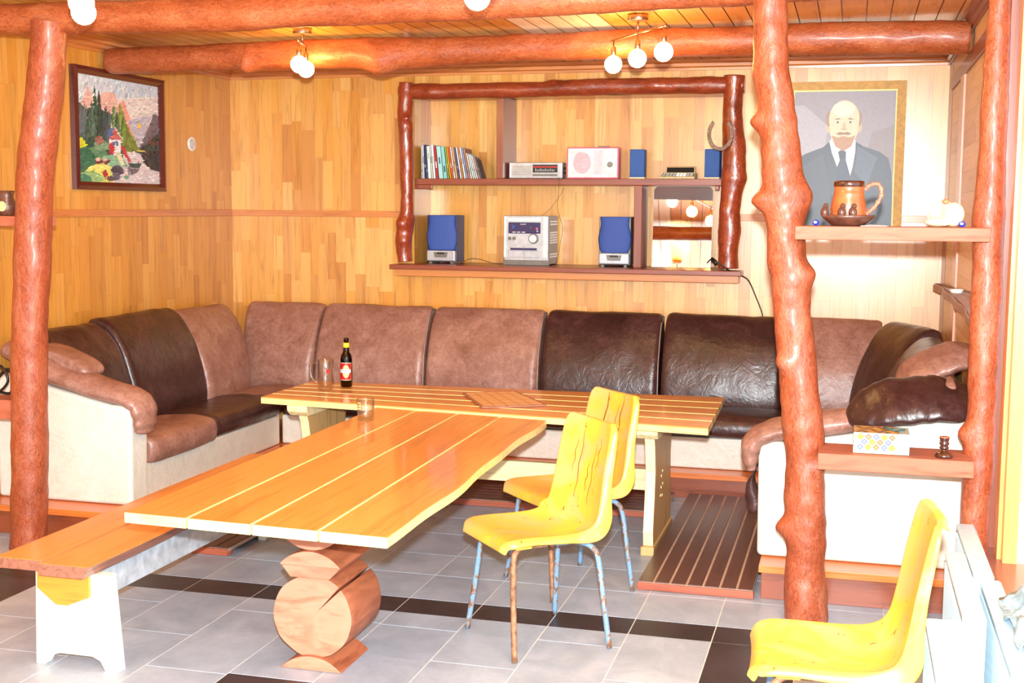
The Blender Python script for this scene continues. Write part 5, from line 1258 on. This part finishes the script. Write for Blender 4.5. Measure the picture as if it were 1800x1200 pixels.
def wrap(mb, c, r, a0, a1, z0, z1, mi, n=16):
    A_ = [a0 + (a1 - a0) * k / n for k in range(n + 1)]
    rows = [[(c[0] + r * math.cos(a), c[1] + r * math.sin(a), c[2] + z) for a in A_] for z in (z0, z1)]
    return mb.loft(rows, mi, False, True, closed=False)
BC = (bx_, by_, mz); lb = MB()
wrap(lb, BC, .0349, math.radians(195), math.radians(345), .042, .145, 1); wrap(lb, BC, .0352, math.radians(198), math.radians(342), .045, .142, 0)
finish('label', lb, ['red_label', 'cream'], parent=g)
lb2 = MB()
pts = []
rows = []
for i in range(9):
    z = .056 + i * .0095; hw_ = math.sqrt(max(0, 1 - ((z - .094) / .039) ** 2)) * .62
    rows.append([(bx_ + .0355 * math.cos(a), by_ + .0355 * math.sin(a), mz + z) for a in [math.radians(288) - hw_ + 2 * hw_ * k / 8 for k in range(9)]])
lb2.loft(rows, 0, False, True, closed=False)
finish('label_oval', lb2, ['beige'], parent=g)
lb3 = MB(); wrap(lb3, BC, .0359, math.radians(205), math.radians(335), .086, .106, 0)
finish('label_band', lb3, ['white'], parent=g)
for k, ch in enumerate('TERRAS'[:6]):
    a = math.radians(224 + k * 18); T = Matrix.Translation((bx_ + .0362 * math.cos(a), by_ + .0362 * math.sin(a), mz + .096)) @ Matrix.Rotation(a + PI / 2, 4, 'Z') @ Matrix.Rotation(PI / 2, 4, 'X')
    tm = MB(); text(ch, .017, T, 0, tm); finish('label_letter', tm, ['small_blue'], parent=g)
finish('neck_band', MB().lathe([(.0157, .232), (.0176, .234), (.0168, .258), (.015, .26)], BC, n=24, caps=False), ['yellow_label'], parent=g, solid=.001)
gx, gy, gz = -2.315, 5.80, .691
g = thing('drinking_glass', 'small empty straight drinking glass near the far left corner of the foreground table', 'glass', (gx, gy, gz))
finish('glass_body', MB().lathe([(.001, 0), (.037, 0), (.040, .004), (.0445, .108), (.043, .109), (.0415, .106), (.037, .02), (.033, .014), (.001, .012)], (gx, gy, gz), n=36), ['glass'], parent=g)
lt = MB()
for i in range(3):
    for k in range(4):
        a = math.radians(228 + k * 9); zc = gz + .09 - i * .014; r_ = .0445
        lt.box((-.0028, -.0004, -.004), (.0028, .0004, .004), 0, None, Matrix.Translation((gx + r_ * math.cos(a), gy + r_ * math.sin(a), zc)) @ Matrix.Rotation(a + PI / 2, 4, 'Z') @ Matrix.Rotation(.5, 4, 'Y'))
finish('printed_marks', lt, ['beige'], parent=g)['label'] = 'pale gold printed marks'
BQ = [Vector((-2.085, 6.71, .7025)), Vector((-1.845, 6.275, .7025)), Vector((-1.545, 6.44, .7025)), Vector((-1.83, 6.87, .7025))]
g = thing('game_board', 'flat square wooden game board with dark grid lines lying on the back table', 'game board', (-1.83, 6.57, .701))
finish('board', MB().prism([p - Vector((0, 0, .0015)) for p in BQ], (0, 0, .009)), ['board_wood'], parent=g, bevel=.001)
def bq(u, v): return (BQ[0] * (1 - u) + BQ[1] * u) * (1 - v) + (BQ[3] * (1 - u) + BQ[2] * u) * v
for k in range(1, 5):
    for (a0, a1) in (((k / 5, 0), (k / 5, 1)), ((0, k / 5), (1, k / 5))):
        p, q = bq(*a0), bq(*a1); d = (q - p).normalized().cross(Vector((0, 0, 1))) * .002; z_ = Vector((0, 0, .0078))
        finish('grid_line', MB().add([p - d + z_, p + d + z_, q + d + z_, q - d + z_], [(0, 1, 2, 3)]), ['log_bark'], parent=g)
for a0, a1 in (((0, 0), (1, 0)), ((1, 0), (1, 1)), ((0, 1), (1, 1)), ((0, 0), (0, 1))):
    p, q = bq(*a0), bq(*a1); d = (q - p).normalized().cross(Vector((0, 0, 1))) * .007; z0_ = Vector((0, 0, .002)); z_ = Vector((0, 0, .0082))
    finish('rim', MB().prism([p - d, p + d, q + d, q - d], z_), ['bench_edge'], parent=g)
mb = MB().sphere((-2.875, 6.37, .709), .008, 0, 12); tag(finish('marble', mb, ['glass']), 'tiny clear glass marble near the front left edge of the back table', 'marble')

# ================================================================ CEILING LAMPS
def lamp(label, c, d, n, half, drop, zb=2.635, tilt=None):
    """c base centre (x,y); d bar direction; bulbs hang from the bar"""
    t = thing('ceiling_lamp', label, 'lamp', (c[0], c[1], ZC - .001), 0)
    d = Vector((d[0], d[1], 0)).normalized(); o = Vector((c[0], c[1], 0))
    finish('ceiling_rose', MB().lathe([(.05, ZC - .032), (.053, ZC - .028), (.053, ZC - .004), (.05, ZC - .001)], o, n=28), ['nickel'], parent=t)
    finish('stem', MB().tube([o + Vector((0, 0, ZC - .03)), o + Vector((0, 0, zb))], .006, 10), ['nickel'], parent=t)
    finish('bar', MB().tube([o - d * (half + .025) + Vector((0, 0, zb)), o + d * (half + .025) + Vector((0, 0, zb))], .0055, 10), ['nickel'], parent=t)
    for k in range(n):
        s_ = -half + 2 * half * k / (n - 1); p = o + d * s_ + Vector((0, 0, zb))
        s = finish('socket', MB().lathe([(.005, 0), (.005, -.035), (.014, -.037), (.015, -.085), (.012, -.087)], p, n=16), ['nickel'], parent=t)
        gl = finish('globe_shade', MB().sphere(p - Vector((0, 0, drop)), .047, 0, 18), ['bulb'], parent=t)
LD = (.33, -.36)
lamp('ceiling lamp with three glowing globes on a slanted nickel bar before the wall shelving', (-1.105, 6.55), (.573, -.82), 3, .30, .128, 2.65)
lamp('ceiling lamp seen end-on with overlapping glowing globes above the left side of the room', (-3.03, 6.66), (-.26, .95), 2, .12, .128, 2.66)
lamp('ceiling lamp nearest the top left corner, its glowing globes crossing the front beam', (-2.87, 4.31), (.5, -.8), 2, .13, .128, 2.625)
lamp('ceiling lamp at the top edge near the middle, only its lowest globe in view', (-1.25, 4.22), (.37, -.93), 3, .215, .128, 2.628)
